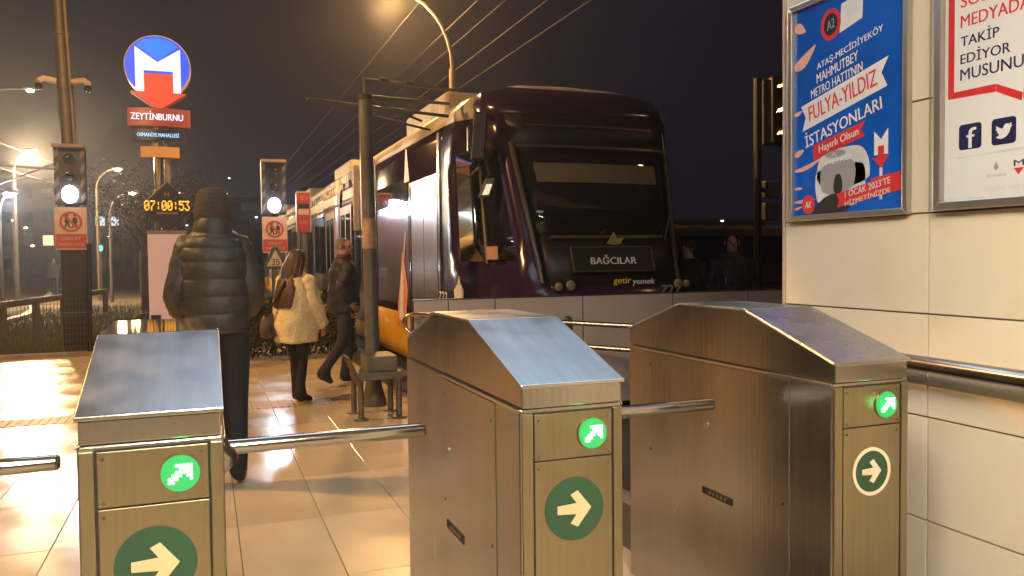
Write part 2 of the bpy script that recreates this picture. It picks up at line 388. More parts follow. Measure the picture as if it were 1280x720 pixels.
def make_turnstile(label, style, arms=True):
    X, Y = U0, D0
    t = thing('turnstile', label, 'turnstile', (X, Y, 0), 'turnstiles in a row')
    P = lambda x, y, z: Vector((X+x, Y+y, z))
    # lower body
    b = MB(); b.box(P(0, .004, 0), P(W_, LEN-.004, ZE-.001)); b.build('body', M['steel'], t, bevel=.006)
    # cap (top housing) : one closed profile
    prof = [(-.004, ZE+.001), (-.004, ZA-.012), (.0, ZA-.006), (YB, ZB-.006), (YC, ZC-.006), (YD, ZD-.006), (YD, ZE+.001)]
    fr = frame(P(0.005, 0, 0), (0, 1, 0), (0, 0, 1))
    MB().prism(prof, fr, 0, W_-.010).build('cap', M['steel'], t, bevel=.004)
    fr = frame(P(-.001, 0, 0), (0, 1, 0), (0, 0, 1))
    nrm = Vector((0, -(ZB-ZA), YB)).normalized()
    sl = MB(); a0 = P(.0, -.009, ZA-.0045); a1 = P(.0, YB, ZB-.003)
    sl.obox((a0+a1)/2+Vector((W_/2, 0, 0)), (W_/2+.001, 0, 0), (a1-a0)/2, nrm*.003)
    sl.build('slope_plate', M['steel_top' if style < 2 else 'steel_top_lit'], t, bevel=.0015)
    tp = MB().box(P(.0, YB+.001, ZB-.006), P(W_, YC, ZB+.001)).build('top_plate', M['steel_top' if style else 'glossy_top'], t, bevel=.0015)
    if not style:
        for v in tp.data.vertices:
            if v.co.y > .6: v.co.z += .0058
    a0 = P(0, YC, ZC-.003); a1 = P(0, YD+.004, ZD-.004); nr = Vector((0, (ZC-ZD), YD-YC)).normalized()
    MB().obox((a0+a1)/2+Vector((W_/2, 0, 0)), (W_/2+.001, 0, 0), (a1-a0)/2, nr*.003).build('rear_slope_plate', M['steel_top'], t, bevel=.0015)
    MB().box(P(-.0015, -.0125, ZA-.0115), P(W_+.0015, -.0055, ZA-.001)).build('front_lip', M['steel_edge'], t, bevel=.002)
    # ledge under the cap on both sides
    for sx in (-.004, W_-.001):
        MB().box(P(sx, .004, ZE-.010), P(sx+.005, (.74 if style == 1 else LEN-.01), ZE-.0015)).build('side_ledge', M['steel_edge'], t, bevel=.0015)
    # front
    for x0, x1 in ((0.003, .034), (W_-.030, W_-.003)):
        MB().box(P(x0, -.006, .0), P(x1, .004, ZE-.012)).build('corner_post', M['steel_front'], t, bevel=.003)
    MB().box(P(.034, .0005, 0), P(W_-.030, .004, ZE-.012)).build('front_recess', M['seam'], t)
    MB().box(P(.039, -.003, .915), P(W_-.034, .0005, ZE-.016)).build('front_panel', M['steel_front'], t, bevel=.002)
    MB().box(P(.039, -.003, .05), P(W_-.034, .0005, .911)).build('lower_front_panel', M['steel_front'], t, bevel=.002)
    f = frame(P(0, -.003, 0), (1, 0, 0), (0, 0, 1))
    cx, cy, r = .207, .977, .041
    lt = MB().prism(circ(cx, cy, r), f, .0, .006).prism(circ(cx, cy, r*.93), f, .006, .009).build('signal_light', E['green'], t)
    mb = MB(); led_arrow(mb, f, cx, cy, r); mb.build('led_arrow', E['gdot'], lt)
    rg = MB(); ring2(rg, f, cx, cy, r+.0005, r+.004, 0, .005); rg.build('light_bezel', M['steel_front'], lt)
    gl = bpy.data.lights.new('led_glow', 'POINT'); gl.energy = .055; gl.color = (.02, 1, .22); gl.shadow_soft_size = .02
    go = bpy.data.objects.new('led_glow', gl); COL.objects.link(go); go.parent = t; go.location = (cx, -.042, cy)
    cx, cy, r = (.152, .777, .086) if style < 2 else (.150, .770, .066)
    sg = MB().prism(circ(cx, cy, r, 40), f, .0002, .002).build('arrow_sign', M['discg'], t)
    if style == 2:
        rg = MB(); ring2(rg, f, cx, cy, r-.001, r+.010, .0004, .003, 44); rg.build('sign_ring', M['arrowc'], sg)
    MB().prism(arrow_pts(cx, cy, r*.86), f, .002, .0035).build('arrow', M['arrowc' if style == 2 else 'arrowt'], sg)
    # side panels and nameplates
    for sx, dx in ((0, -.003), (W_, .003)):
        x0, x1 = sorted((sx, sx+dx))
        MB().box(P(x0, .195, .05), P(x1, .745 if style == 1 else 1.11, ZE-.014)).build('side_door', M['steel'], t, bevel=.0015)
        pl = MB(); x0, x1 = sorted((sx+dx, sx+dx*1.9))
        pl.box(P(x0, .50, .532), P(x1, .69, .560)).build('nameplate', M['seam'], t, bevel=.001)
        for k in range(5):
            x2, x3 = sorted((sx+dx*1.9, sx+dx*2.1))
            MB().box(P(x2, .535+k*.024, .540), P(x3, .549+k*.024, .552)).build('nameplate_letter', M['steel_front'], t)
    for y in (.06, .09):
        pass
    for sx, d_ in ((-.0032, -1), (W_+.0032, 1)):
        for yy, zz in ((.225, .985), (.715 if style == 1 else 1.08, .985), (.225, .62), (.715 if style == 1 else 1.08, .62)):
            MB().tube([P(sx, yy, zz), P(sx+d_*.0016, yy, zz)], .0055, 10).build('screw', M['steel_dark'], t)
        lk = MB().tube([P(sx, .66, .80), P(sx+d_*.003, .66, .80)], .012, 14).build('door_lock', M['steel_edge'], t)
        MB().box(P(min(sx+d_*.003, sx+d_*.0042), .6585, .793), P(max(sx+d_*.003, sx+d_*.0042), .6615, .807)).build('key_slot', M['seam'], lk)
    for ux in (.050, W_-.045):
        for zz in (1.022, .925, .893):
            MB().tube([P(ux, -.003, zz), P(ux, -.0045, zz)], .0042, 10).build('screw', M['steel_dark'], t)
    if arms: hub_arms(t, X+W_+.004, Y+.41, .935)
    return t
MATS_gl = mat('glossy_top', (.50, .50, .52), .06, 1., .05, 5.); M['glossy_top'] = MATS_gl
M['steel_top_lit'] = mat('lit_satin_steel_top', (.76, .80, .86), .27, 1., .05, 9., 0, rvar=.06, dirt_scale=4.)  # wall and poster reflection put in as a brighter, bluer steel
make_turnstile('steel turnstile by the hooded man, amber clock mirrored in its flat top', 0)
t = make_turnstile('middle steel turnstile with dark green disc, arm reaching towards the ringed turnstile', 1); t.location = (U0+SP, D0, 0)
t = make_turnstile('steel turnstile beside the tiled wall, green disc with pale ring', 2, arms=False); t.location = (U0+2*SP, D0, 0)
src = bpy.data.objects['turnstile']
dup(src, (U0-SP+.055, D0, 0), 'steel turnstile of which only one arm enters the picture')

# ------------------------------------------------------------------ tiled wall
XW = 2.5
wall = thing('tiled_wall', 'cream tiled station wall carrying two posters and a handrail', 'wall', (XW, 0, 0))
MB().box((XW+.012, -3.0, 0), (XW+.30, 3.03, 4.4)).build('wall_core', M['wgrout'], wall)
zs = [.06, .45, .84, 1.225, 1.60, 2.02, 2.41, 2.80, 3.19, 3.58, 3.97, 4.36]
ysl = [3.026, 2.24, 1.44, .64, -.16, -.96, -1.76, -2.56]
cache = {}
for i in range(len(zs)-1):
    for j in range(len(ysl)-1):
        a = ysl[j]-ysl[j+1]-.006; b = zs[i+1]-zs[i]-.006; key = (round(a, 3), round(b, 3))
        if key not in cache:
            o = MB().box((-.012, -a/2, -b/2), (.008, a/2, b/2)).build('wall_tile', M['wtile'], wall, org=(0, 0, 0), bevel=.002); cache[key] = o
        else:
            o = cache[key].copy(); COL.objects.link(o)
        o.parent = wall
        o.location = (.012+rnd(-.0008, .0008), (ysl[j]+ysl[j+1])/2, (zs[i]+zs[i+1])/2)
MB().box((XW-.004, 3.027, 0), (XW+.30, 3.045, 4.4)).build('corner_trim', mat('corner_trim', (.50, .40, .34), .4), wall, bevel=.003)
# handrail on the wall
hr = thing('handrail', 'dark round steel handrail bracketed to the tiled wall', 'handrail', (XW, 1.4, 1.04))
MB().tube([(2.425, 2.75, 1.055), (2.425, 1.80, 1.045), (2.425, -1.0, 1.02)], .029, 18).build('rail', mat('handrail_steel', (.34, .30, .27), .2, 1., .15, 12.), hr, smooth=True)
for y in (2.6, 1.70, .8):
    MB().tube([(2.425, y, 1.02), (2.43, y, .985), (2.498, y, .985)], .008, 8).tube([(2.492, y, .985), (2.4995, y, .985)], .035, 14).build('bracket', M['chrome'], hr, smooth=True)

# ------------------------------------------------------------------ posters
def wallframe(y, z): return frame((XW-.004, y, z), (0, -1, 0), (0, 0, 1))      # u runs towards the camera (right in the picture), normal -X
def snap_frame(t, fr, u0, u1, v0, v1, b=.026, d=.026):
    for pts in ([(u0-b, v0-b), (u1+b, v0-b), (u1, v0), (u0, v0)], [(u0, v1), (u1, v1), (u1+b, v1+b), (u0-b, v1+b)],
                [(u0-b, v0-b+.0008), (u0, v0+.0008), (u0, v1-.0008), (u0-b, v1+b-.0008)], [(u1, v0+.0008), (u1+b, v0-b+.0008), (u1+b, v1+b-.0008), (u1, v1-.0008)]):
        MB().prism(pts, fr, 0, d).build('frame_side', M['alu'], t, bevel=.004)
# blue metro poster
fr = wallframe(2.955, 1.625)
PW, PH = .615, .905
p = thing('poster', 'blue framed poster announcing the new metro stations', 'poster', fpt(fr, PW/2, 0), 'framed posters on the tiled wall')
snap_frame(p, fr, 0, PW, 0, PH)
MB().prism([(0.0005, .0005), (PW-.0005, .0005), (PW-.0005, PH-.0005), (.0005, PH-.0005)], fr, .002, .008).build('sheet', M['pblue'], p)
T = .0082
def pt(px, py): return px, py
def smooth2(P):
    for _ in range(2):
        Q = []
        for a, b in zip(P, P[1:]+P[:1]): Q += [(a[0]*.75+b[0]*.25, a[1]*.75+b[1]*.25), (a[0]*.25+b[0]*.75, a[1]*.25+b[1]*.75)]
        P = Q
    return P
def ink(name, pts, m_, k=0):
    if name in ('train_shape', 'train_window', 'train_lamp', 'figure_shape', 'icon_bird') and len(pts) < 25: pts = smooth2(pts)
    return shape(name, pts, fr, m_, p, T+k*.0004, T+k*.0004+.0003)
def ptext(body, u, v, wd, ht, m_, k=2, rot=.0, shear=.12, bold=.012):
    return text('lettering', body, fr, u, v, wd, ht, m_, p, T+k*.0004, .0002, rot, shear, bold)
RT = .20
ink('emblem_disc', circ(.225, .795, .058, 28, .066), M['pred'], 1); ink('emblem_disc', circ(.225, .795, .040, 24, .046), M['pdark'], 2)
ptext('A2', .225, .795, .045, .04, M['pgrey'], 3, RT)
ink('ribbon', [(.275, .745), (.40, .775), (.405, .885), (.285, .862)], M['pwhite'], 0)
ptext('İBB', .345, .822, .06, .028, M['plight'], 1, RT)
ptext('ATAŞ-MECİDİYEKÖY', .325, .672, .37, .042, M['pwhite'], 2, RT)
ptext('MAHMUTBEY', .26, .607, .24, .040, M['pwhite'], 2, RT)
ptext("METRO HATTI'NIN", .255, .553, .30, .038, M['pwhite'], 2, RT)
ink('ribbon', [(.055, .37), (.53, .478), (.500, .535), (.535, .592), (.045, .48), (.075, .43)], M['pwhite'], 1)
ptext('FULYA-YILDIZ', .285, .481, .39, .066, M['pred'], 3, RT+.02, .1, .02)
ptext('İSTASYONLARI', .285, .377, .44, .066, M['pwhite'], 3, RT+.03, .1, .02)
ink('ribbon', [(.125, .235), (.415, .300), (.395, .330), (.42, .362), (.12, .300)], M['pred'], 1)
ptext('Hayırlı Olsun', .27, .298, .23, .042, M['pwhite'], 3, RT)
ptext('METRO', .27, .222, .14, .022, M['pwhite'], 2, .08); ptext('A', .245, .248, .035, .02, M['plight'], 2, 0)
# tunnel train drawing
ink('train_shape', [(.155, .03), (.135, .10), (.135, .165), (.155, .19), (.39, .205), (.42, .18), (.42, .10), (.40, .055), (.36, .02)], M['plight'], 0)
ink('train_shape', [(.14, .105), (.15, .235), (.20, .262), (.36, .275), (.415, .255), (.445, .19), (.44, .11)], M['plight'], 0)
ink('train_shape', circ(.255, .248, .06, 20, .016), M['pgrey'], 2)
ink('train_window', [(.165, .10), (.168, .205), (.26, .218), (.37, .222), (.365, .10), (.30, .075), (.22, .075)], M['pgrey'], 2)
ink('train_window', [(.24, .08), (.25, .16), (.29, .165), (.30, .08)], M['pdark'], 3)
ink('train_lamp', [(.30, .055), (.33, .10), (.41, .118), (.43, .085), (.40, .048)], M['pteal'], 3)
ink('train_lamp', [(.15, .05), (.158, .098), (.19, .08), (.18, .045)], M['pwhite'], 3)
ink('figure_shape', [(.10, .002), (.15, .045), (.20, .075), (.27, .085), (.32, .07), (.34, .035), (.33, .002)], M['pdark'], 4)
ink('m_sign', [(.465, .31), (.50, .275), (.535, .315), (.535, .215), (.515, .215), (.515, .25), (.485, .25), (.485, .215), (.465, .215)], M['pwhite'], 1)
ink('m_sign', [(.485, .25), (.515, .25), (.515, .205), (.545, .215), (.50, .165), (.455, .205), (.485, .205)], M['pred'], 2)
ink('m_sign', [(.493, .165), (.507, .165), (.507, .04), (.493, .04)], M['plight'], 1)
ink('m_sign', [(.45, .10), (.55, .115), (.55, .138), (.45, .125)], M['pred'], 2)
ink('ribbon', [(.265, .022), (.614, .072), (.614, .145), (.262, .078), (.28, .05)], M['pred'], 5)
ptext('1 OCAK 2023’TE', .43, .092, .24, .026, M['pwhite'], 7, .17); ptext('HİZMETİNİZDE', .43, .058, .24, .026, M['pwhite'], 7, .17)
ink('emblem_disc', circ(.095, .045, .04, 20, .042), M['pred'], 5); ptext('AK', .095, .045, .04, .03, M['pwhite'], 7, 0)
# sodium lamp reflections painted as pale streaks down the poster's left margin
for (v, ln, hh, sl) in ((.83, .07, .05, -.35), (.66, .13, .06, .55), (.45, .05, .02, .2), (.20, .17, .022, .25), (.12, .05, .014, 0), (.06, .13, .018, .05), (.27, .06, .03, .3), (-.03+.06, .05, .012, .2)):
    pts = []
    for k in range(9): a = k/8; pts.append((.004+ln*a, v+sl*ln*a*a+hh*.5*math.sin(PI*(.15+.8*a))))
    for k in range(8, -1, -1): a = k/8; pts.append((.004+ln*a, v+sl*ln*a*a-hh*.45*math.sin(PI*(.15+.8*a))))
    ink('lamp_streak', pts, M['pglint'], 1)
# white social media poster
fr = wallframe(2.165, 1.635); PW2, PH2 = .75, 1.15
p = thing('poster', 'white framed social media poster with red speech bubble', 'poster', fpt(fr, PW2/2, 0), 'framed posters on the tiled wall')
snap_frame(p, fr, 0, PW2, 0, PH2, .032, .03)
MB().prism([(0.0005, .0005), (PW2-.0005, .0005), (PW2-.0005, PH2-.0005), (.0005, PH2-.0005)], fr, .002, .008).build('sheet', M['pwhite'], p)
# speech bubble outline
ink('speech_bubble', [(.014, .362), (.0385, .383), (.0385, 1.10), (.014, 1.10)], M['pred'], 1)
ink('speech_bubble', [(.014, .361), (.20, .354), (.20, .380), (.039, .382)], M['pred'], 2)
ink('speech_bubble', [(.201, .354), (.292, .308), (.296, .334), (.201, .380)], M['pred'], 1)
ink('speech_bubble', [(.297, .308), (.318, .36), (.72, .372), (.72, .398), (.302, .386)], M['pred'], 2)
tx = [('SOSYAL', .690, .215, 'pred', .042), ('MEDYADA', .621, .255, 'pred', .042), ('TAKİP', .558, .146, 'pnavy', .046), ('EDİYOR', .497, .187, 'pnavy', .046), ('MUSUNUZ?', .437, .292, 'pnavy', .040)]
for s_, v, wd, c, hh in tx: text('lettering', s_, fr, .063+wd/2, v, wd, hh, M[c], p, T+.0006, .0002, 0, 0, .006)
text('lettering', 'BİZİ', fr, .063+.065, .755, .13, .045, M['pred'], p, T+.0006, .0002, 0, 0, .006)
def rrect(u, v, s, r=.012):
    P = []
    for cx, cy, a0 in ((u+s-r, v+s-r, 0), (u+r, v+s-r, PI/2), (u+r, v+r, PI), (u+s-r, v+r, 1.5*PI)):
        P += [(cx+r*math.cos(a0+k*PI/8), cy+r*math.sin(a0+k*PI/8)) for k in range(5)]
    return P
ink('social_icon', rrect(.060, .175, .088), M['pnavy'], 1); ink('social_icon', rrect(.186, .175, .088), M['pnavy'], 1)
ink('social_icon', rrect(.312, .175, .088), M['pnavy'], 1)
text('icon_letter', 'f', fr, .108, .214, .036, .070, M['pwhite'], p, T+.001, .0002, 0, 0, .03)
bird = [(-.9, -.55), (-.35, -.35), (-.75, -.1), (-.6, -.05), (-.95, .3), (-.75, .28), (-.9, .65), (-.45, .35), (-.05, .2), (.0, .5), (.3, .75), (.6, .62), (.95, .75), (.75, .5), (1, .45), (.75, .25), (.65, -.2), (.3, -.6), (-.2, -.78), (-.6, -.7)]
ink('icon_bird', [(.230+.033*a, .219+.033*b) for a, b in bird], M['pwhite'], 3)
ink('icon_shadow', [(.055, .152), (.30, .158), (.30, .150), (.055, .146)], M['plight'], 1)
ink('logo_drop', [(.194, .100), (.203, .122), (.214, .100), (.203, .090)], M['pgrey'], 1)
text('lettering', 'İSTANBUL', fr, .205, .076, .075, .011, M['pgrey'], p, T+.0006, .0002)
text('lettering', 'M', fr, .285, .108, .036, .02, M['pdark'], p, T+.0006, .0002, 0, 0, .03); ink('logo_drop', [(.267, .092), (.303, .092), (.285, .070)], M['pred'], 1)
text('lettering', 'istanbul metro', fr, .235, .034, .15, .022, M['plight'], p, T+.0006, .0002)

# ------------------------------------------------------------------ unseen station canopy over the turnstiles, its lamps and an added wall fill
can = thing('station_canopy', 'unseen flat station roof over the turnstiles with panel lamps and an added fill', 'canopy', (1.0, -1, 3.7))
MB().box((-1.1, -5.5, 3.75), (6.0, 5.2, 3.95)).build('roof_slab', M['conc'], can)
for x, y, a, b, e in ((-.45, .55, .30, .20, 'canw'), (.35, -1.2, .60, .30, 'canw'), (1.2, 3.9, 1.6, .40, 'canc'), (-.2, -2.6, .6, .2, 'canc'), (.2, -4.2, .5, .2, 'canw')):  # the larger warm panel is added to brighten the lower wall
    h = MB().box((x-a-.03, y-b-.03, 3.66), (x+a+.03, y+b+.03, 3.749)).build('lamp_housing', M['alu'], can)
    MB().box((x-a, y-b, 3.652), (x+a, y+b, 3.659)).build('lamp_panel', E[e], h)

# ------------------------------------------------------------------ steel sheet fence before the track
fy = 6.86
fx = thing('sheet_fence', 'low brushed steel sheet fence in front of the tram', 'fence', (3.6, fy, 0))
seams = [1.685, 2.00, 2.44, 3.32, 4.3, 5.2, 6.4]
for a, b in zip(seams[:-1], seams[1:]):
    MB().box((a+.005, fy, .06), (b-.005, fy+.03, 1.085)).build('fence_panel', M['panel'], fx, bevel=.004)
for s_ in seams: MB().box((s_-.0045, fy+.006, 0), (s_+.0045, fy+.05, 1.08)).build('fence_post', M['seam'], fx)
MB().box((1.68, fy-.004, 1.086), (6.41, fy+.034, 1.098)).build('top_trim', M['steel_edge'], fx, bevel=.003)
# brass toned guard rail
gr = thing('guard_rail', 'shiny tubular guard rail with rounded end before the steel fence', 'handrail', (1.6, 6.75, 0))
A = Vector((1.575, 6.74, .985)); B = Vector((3.42, 5.72, .872)); d = (B-A)
dn = d.normalized()
loop = [B, A+dn*.07, A+dn*.02+Vector((0, 0, -.018)), A+Vector((0, 0, -.055)), A+Vector((0, 0, -.105)), A+dn*.02+Vector((0, 0, -.145)), A+dn*.07+Vector((0, 0, -.165)), B+Vector((0, 0, -.20))]
MB().tube(loop, .021, 14).build('rail', M['goldrail'], gr, smooth=True)
for k, f_ in ((0, .075), (1, .97)):
    q = A+d*f_
    MB().tube([(q.x, q.y, 0), (q.x, q.y, q.z-.02)], .028, 14).tube([(q.x, q.y, 0), (q.x, q.y, .012)], .07, 16).build('post', M['guard'], gr, smooth=True)
gp = thing('bollard', 'dark green round topped post behind the guard rail', 'bollard', (3.02, 6.55, 0))
MB().tube([(3.02, 6.55, 0), (3.02, 6.55, .89), (3.02, 6.55, .915), (3.02, 6.55, .928)], [.04, .04, .032, .015], 16).build('post', M['greenp'], gp, smooth=True)
MB().tube([(3.02, 6.55, .0), (3.02, 6.55, .012)], .08, 16).build('base_plate', M['greenp'], gp, smooth=True)

# ------------------------------------------------------------------ catenary pole with guard and cantilever arms
cx, cy = 1.54, 7.97
cp = thing('catenary_pole', 'grey catenary pole with bracket arms rising from the small guard frame', 'pole', (cx, cy, 0))
MB().tube([(cx, cy, 0), (cx, cy, .05), (cx-.002, cy, .18), (cx-.004, cy, .32), (cx-.04, cy, 3.06)], [.125, .12, .085, .068, .062], 18).build('shaft', M['polegrey'], cp, smooth=True)
MB().tube([(cx-.04, cy, 3.02), (cx-.04, cy, 3.07)], .072, 16).build('top_collar', M['black'], cp, smooth=True)
MB().tube([(cx-.022, cy, 1.56), (cx-.024, cy, 1.86)], .0668, 18).build('pole_sticker', mat('pole_sticker', (.40, .27, .16), .6, 0., .3, 9.), cp, smooth=True)
MB().tube([(cx-.012, cy, .70), (cx-.012, cy, .76)], .074, 18).build('pole_clamp', M['polegrey'], cp, smooth=True)
def arm(a, b, r=.017, nm='bracket_arm'): MB().tube([a, b], r, 8).build(nm, M['polegrey'], cp, smooth=True)
zt = 3.0
arm((cx-.60, cy-.05, 2.99), (cx+.9, cy+.3, 2.96)); arm((cx-.03, cy, 3.22), (cx+1.1, cy+.6, 3.30)); arm((cx-.02, cy, 3.06), (cx+1.0, cy+.6, 3.15))
arm((cx-.0, cy, 3.03), (cx+.66, cy+.5, 2.93), .014); arm((cx+.02, cy, 2.87), (cx+.75, cy+.5, 2.84), .013); arm((cx-.04, cy, 3.06), (cx-.045, cy, 3.25), .012)
for x in (.12, .42): MB().tube([(cx+x, cy+x*.5, 3.23+x*.07), (cx+x+.09, cy+x*.5+.04, 3.235+x*.07)], .026, 10).build('insulator', M['pillar'], cp, smooth=True)
# info flag on the pole
MB().box((cx-.095, cy-.02, 1.75), (cx-.072, cy+.02, 2.72)).build('edge_plate', mat('pale_plate', (.5, .42, .42), .4), cp)
# small guard frame around the pole base
gf = thing('pole_guard', 'rusty low box guard on four legs around the pole foot', 'guard', (1.47, 7.45, 0))
gx0, gx1, gy0, gy1 = 1.28, 1.63, 7.25, 7.62
for x, y in ((gx0, gy0), (gx1, gy0), (gx0, gy1), (gx1, gy1)):
    MB().tube([(x, y, 0), (x, y, .40)], .027, 10).tube([(x, y, 0), (x, y, .015)], .07, 12).build('leg', M['guard'], gf, smooth=True)
MB().box((gx0-.03, gy0-.03, .36), (gx1+.03, gy1+.03, .43)).build('lower_frame', M['guard'], gf, bevel=.006)
MB().box((gx0+.07, gy0-.01, .431), (gx1-.01, gy1+.01, .575)).build('box', M['guard'], gf, bevel=.01)
MB().obox((gx0-.05, gy0+.08, .43), (.012, 0, .0), (0, .13, 0), (-.06, 0, .15)).build('bent_flap', M['wood'], gf, bevel=.004)

# ------------------------------------------------------------------ tram
TX = 3.795; HW = 1.325
tram = thing('tram', 'long purple and white city tram with yellow skirt at the stop', 'tram', (TX, 8.5, 0))
prof = [(1.28, .12), (1.315, .30), (1.325, .74), (1.325, 1.4), (1.325, 2.0), (1.325, 2.55), (1.31, 2.78), (1.27, 2.93), (1.19, 3.10), (1.02, 3.24), (.62, 3.34), (0, 3.37)]
def band(y0, y1, i0, i1, name, m_, k=1., dz=0, ny=1):
    for s_ in (-1, 1):
        mb = MB(); vs = []; fs = []
        pp = prof[i0:i1+1]
        ys = [y0+(y1-y0)*q/ny for q in range(ny+1)]
        for y in ys: vs += [(TX+s_*a*k, y, z) for a, z in pp]
        n = len(pp)
        for q in range(ny):
            for r in range(n-1): fs.append((q*n+r, q*n+r+1, (q+1)*n+r+1, (q+1)*n+r))
        mb.add(vs, fs); ob = mb.build(name, m_, tram, smooth=True)
        so = ob.modifiers.new('t', 'SOLIDIFY'); so.thickness = .03; so.offset = -1 if s_ == -1 else -1
secs = [(8.70, 15.6, 'purple'), (16.1, 22.8, 'twhite'), (23.3, 30.2, 'twhite'), (30.7, 38.0, 'twhite')]
for q, (y0, y1, c) in enumerate(secs):
    band(y0 if q else 10.28, y1, 0, 2, 'skirt', M['tyellow'])
    if q == 0: band(8.7, 10.27, 0, 2, 'lower_panel', M['tsilver'])
    band(y0, y1, 2, 7, 'side_wall', M[c])
    band(y0, y1, 7, 11, 'roof', M['troof'], ny=4)
    if q: 
        MB().box((TX-1.15, y0-.5, .25), (TX+1.15, y0+.005, 3.15)).build('gangway', M['rubber'], tram)
    # rooftop unit
    MB().box((TX-.85, y0+1.4, 3.30), (TX+.85, y0+3.6, 3.62)).build('roof_unit', M['troof'], tram, bevel=.05)
MB().box((TX-1.2, 37.98, .2), (TX+1.2, 38.1, 3.3)).build('rear_wall', M['twhite'], tram)
xs = TX-HW-.004
def sidebox(name, y0, y1, z0, z1, m_, t_=.006, par=None, x=None, bev=.002):
    x = xs if x is None else x
    return MB().box((x-t_, y0, z0), (x+.01, y1, z1)).build(name, m_, par or tram, bevel=bev)
# first module: silver door film, narrow top window, dark window glass
dr = sidebox('door', 8.84, 10.05, .80, 2.42, mat('door_film', (.27, .25, .31), .21, .6, .08, 9., .22, stretch=(0, 1, .03)), .010)
for y in (9.44,): sidebox('door_seam', y-.008, y+.008, .82, 2.40, M['rubber'], .012, dr)
sidebox('pillar_strip', 8.72, 8.80, .3, 2.86, M['chrome'], .012)
sidebox('pillar_strip', 10.10, 10.16, .8, 2.42, M['chrome'], .012)
sidebox('side_window', 10.25, 12.2, 2.20, 2.50, M['glass'], .008)
sidebox('window_frame', 10.2, 12.25, 2.17, 2.195, M['chrome'], .010)
sidebox('film_panel', 10.22, 12.20, .85, 2.15, mat('tram_lilac_film', (.15, .12, .20), .20, .55, .1, 9., .2, stretch=(0, 1, .03)), .008)
sidebox('chrome_strip', 12.28, 12.36, .3, 2.9, M['chrome'], .014)
# orange printed figure on the first module
def tramfr(y, z): return frame((xs-.013, y, z), (0, -1, 0), (0, 0, 1))
f1 = tramfr(10.9, .55)
shape('figure_print', [(0, 0), (.45, -.05), (.62, .5), (.40, .95), (.33, 1.0), (.26, .75), (.05, .3)], f1, M['orange'], tram, 0, .002)
shape('figure_print', [(.10, .1), (.35, .05), (.36, .6), (.30, .85)], f1, M['vwhite'], tram, .0025, .004)
shape('figure_print', [(.36, .9), (.46, .9), (.56, 1.24), (.52, 1.28)], f1, M['tpink'], tram, 0, .002)
f2 = tramfr(10.4, 2.45)
shape('flame_print', [(0, 0), (.28, 0), (.16, .42), (.10, .42)], f2, mat('vinyl_salmon', (.5, .13, .09), .4), tram, -.003, -.001)
text('lettering', '10 22', f2, .12, .50, .42, .07, M['vcream'], tram, -.004, .001)
# later modules
for q, (y0, y1, c) in enumerate(secs):
    if q == 0: y0 = 12.5
    L_ = y1-y0
    for k in range(2):
        yd = y0+.45+k*(L_*.52)
        dr = sidebox('door', yd, yd+1.25, .42, 2.45, M['tpink' if (q+k) % 2 else 'tsilver'], .012)
        for j in range(2):
            sidebox('door_glass', yd+.10+j*.58, yd+.57+j*.58, .8, 2.30, M['glass'], .016, dr)
        for j in range(1 if q == 0 else 1):
            a = yd+1.45; b = min(a+L_*.26, y1-.2)
            if b-a > .5:
                wn = sidebox('side_window', a, b, 1.15, 2.42, M['glass'], .008)
                sidebox('window_bar', (a+b)/2-.02, (a+b)/2+.02, 1.15, 2.42, M['chrome'], .012, wn)
    sidebox('trim_rail', y0, y1, 2.50, 2.54, M['chrome'], .008)
    sidebox('cream_band', y0+.1, y1-.1, 2.57, 2.74, M['vwhite' if q else 'twhite'], .005)
f3 = tramfr(20.6, 2.86)
text('lettering', 'ÇITIR MI ÇITIR', tramfr(16.0, 2.86), .9, 0, 5.2, .30, M['orange'], tram, .0, .002)
text('lettering', 'ÇITIR MI ÇITIR', tramfr(19.6, 2.84), .0, 0, 3.9, .30, mat('vinyl_pale_orange', (.66, .40, .2), .4), tram, .0, .002)
sidebox('sign_blade', 13.70, 13.80, 1.95, 3.05, mat('lit_blade', (.6, .55, .6), .3), .10)
# cab: loft of the rounded nose
def plan(c, z):
    # c in 0..1 from centre to the rear of the cab; returns (half offset, y)
    yf = 7.04 + max(0, z-1.15)*.36 + (max(0, z-2.9)**2)*2.3 + max(0, .6-z)*.12
    ap = .76+.10*(max(1.3, min(z, 2.9))-1.3)
    pts = [(0, 0), (.35, .01), (ap*.8, .05), (ap, .12), (ap+.15*(1.325-ap)/.56, .30), (1.10, .72), (1.25, 1.15), (1.325, None)]
    yb = 8.70
    if z > 2.93: hwz = 1.325-(z-2.78)*.42
    else: hwz = 1.325
    a, dy = pts[c]
    if dy is None: return min(a, hwz_of(z)), yb
    y = yf+dy*(yb-yf)/(1.62)
    return min(a, hwz_of(z)*(1-.012*(7-c)) if c > 3 else hwz_of(z)*.9), min(y, yb-.02*(7-c))
def hwz_of(z):
    for (a0, z0), (a1, z1) in zip(prof[:-1], prof[1:]):
        if z0 <= z <= z1: return a0+(a1-a0)*(z-z0)/(z1-z0)
    return prof[0][0] if z < prof[0][1] else .05
zl = [.16, .35, .74, 1.0, 1.18, 1.42, 1.66, 1.95, 2.2, 2.42, 2.56, 2.78, 2.93, 3.08, 3.2, 3.29, 3.34, 3.365]
cols = list(range(-7, 8))
def cabpt(c, z):
    a, y = plan(abs(c), z); return (TX+(a if c >= 0 else -a), y, z)
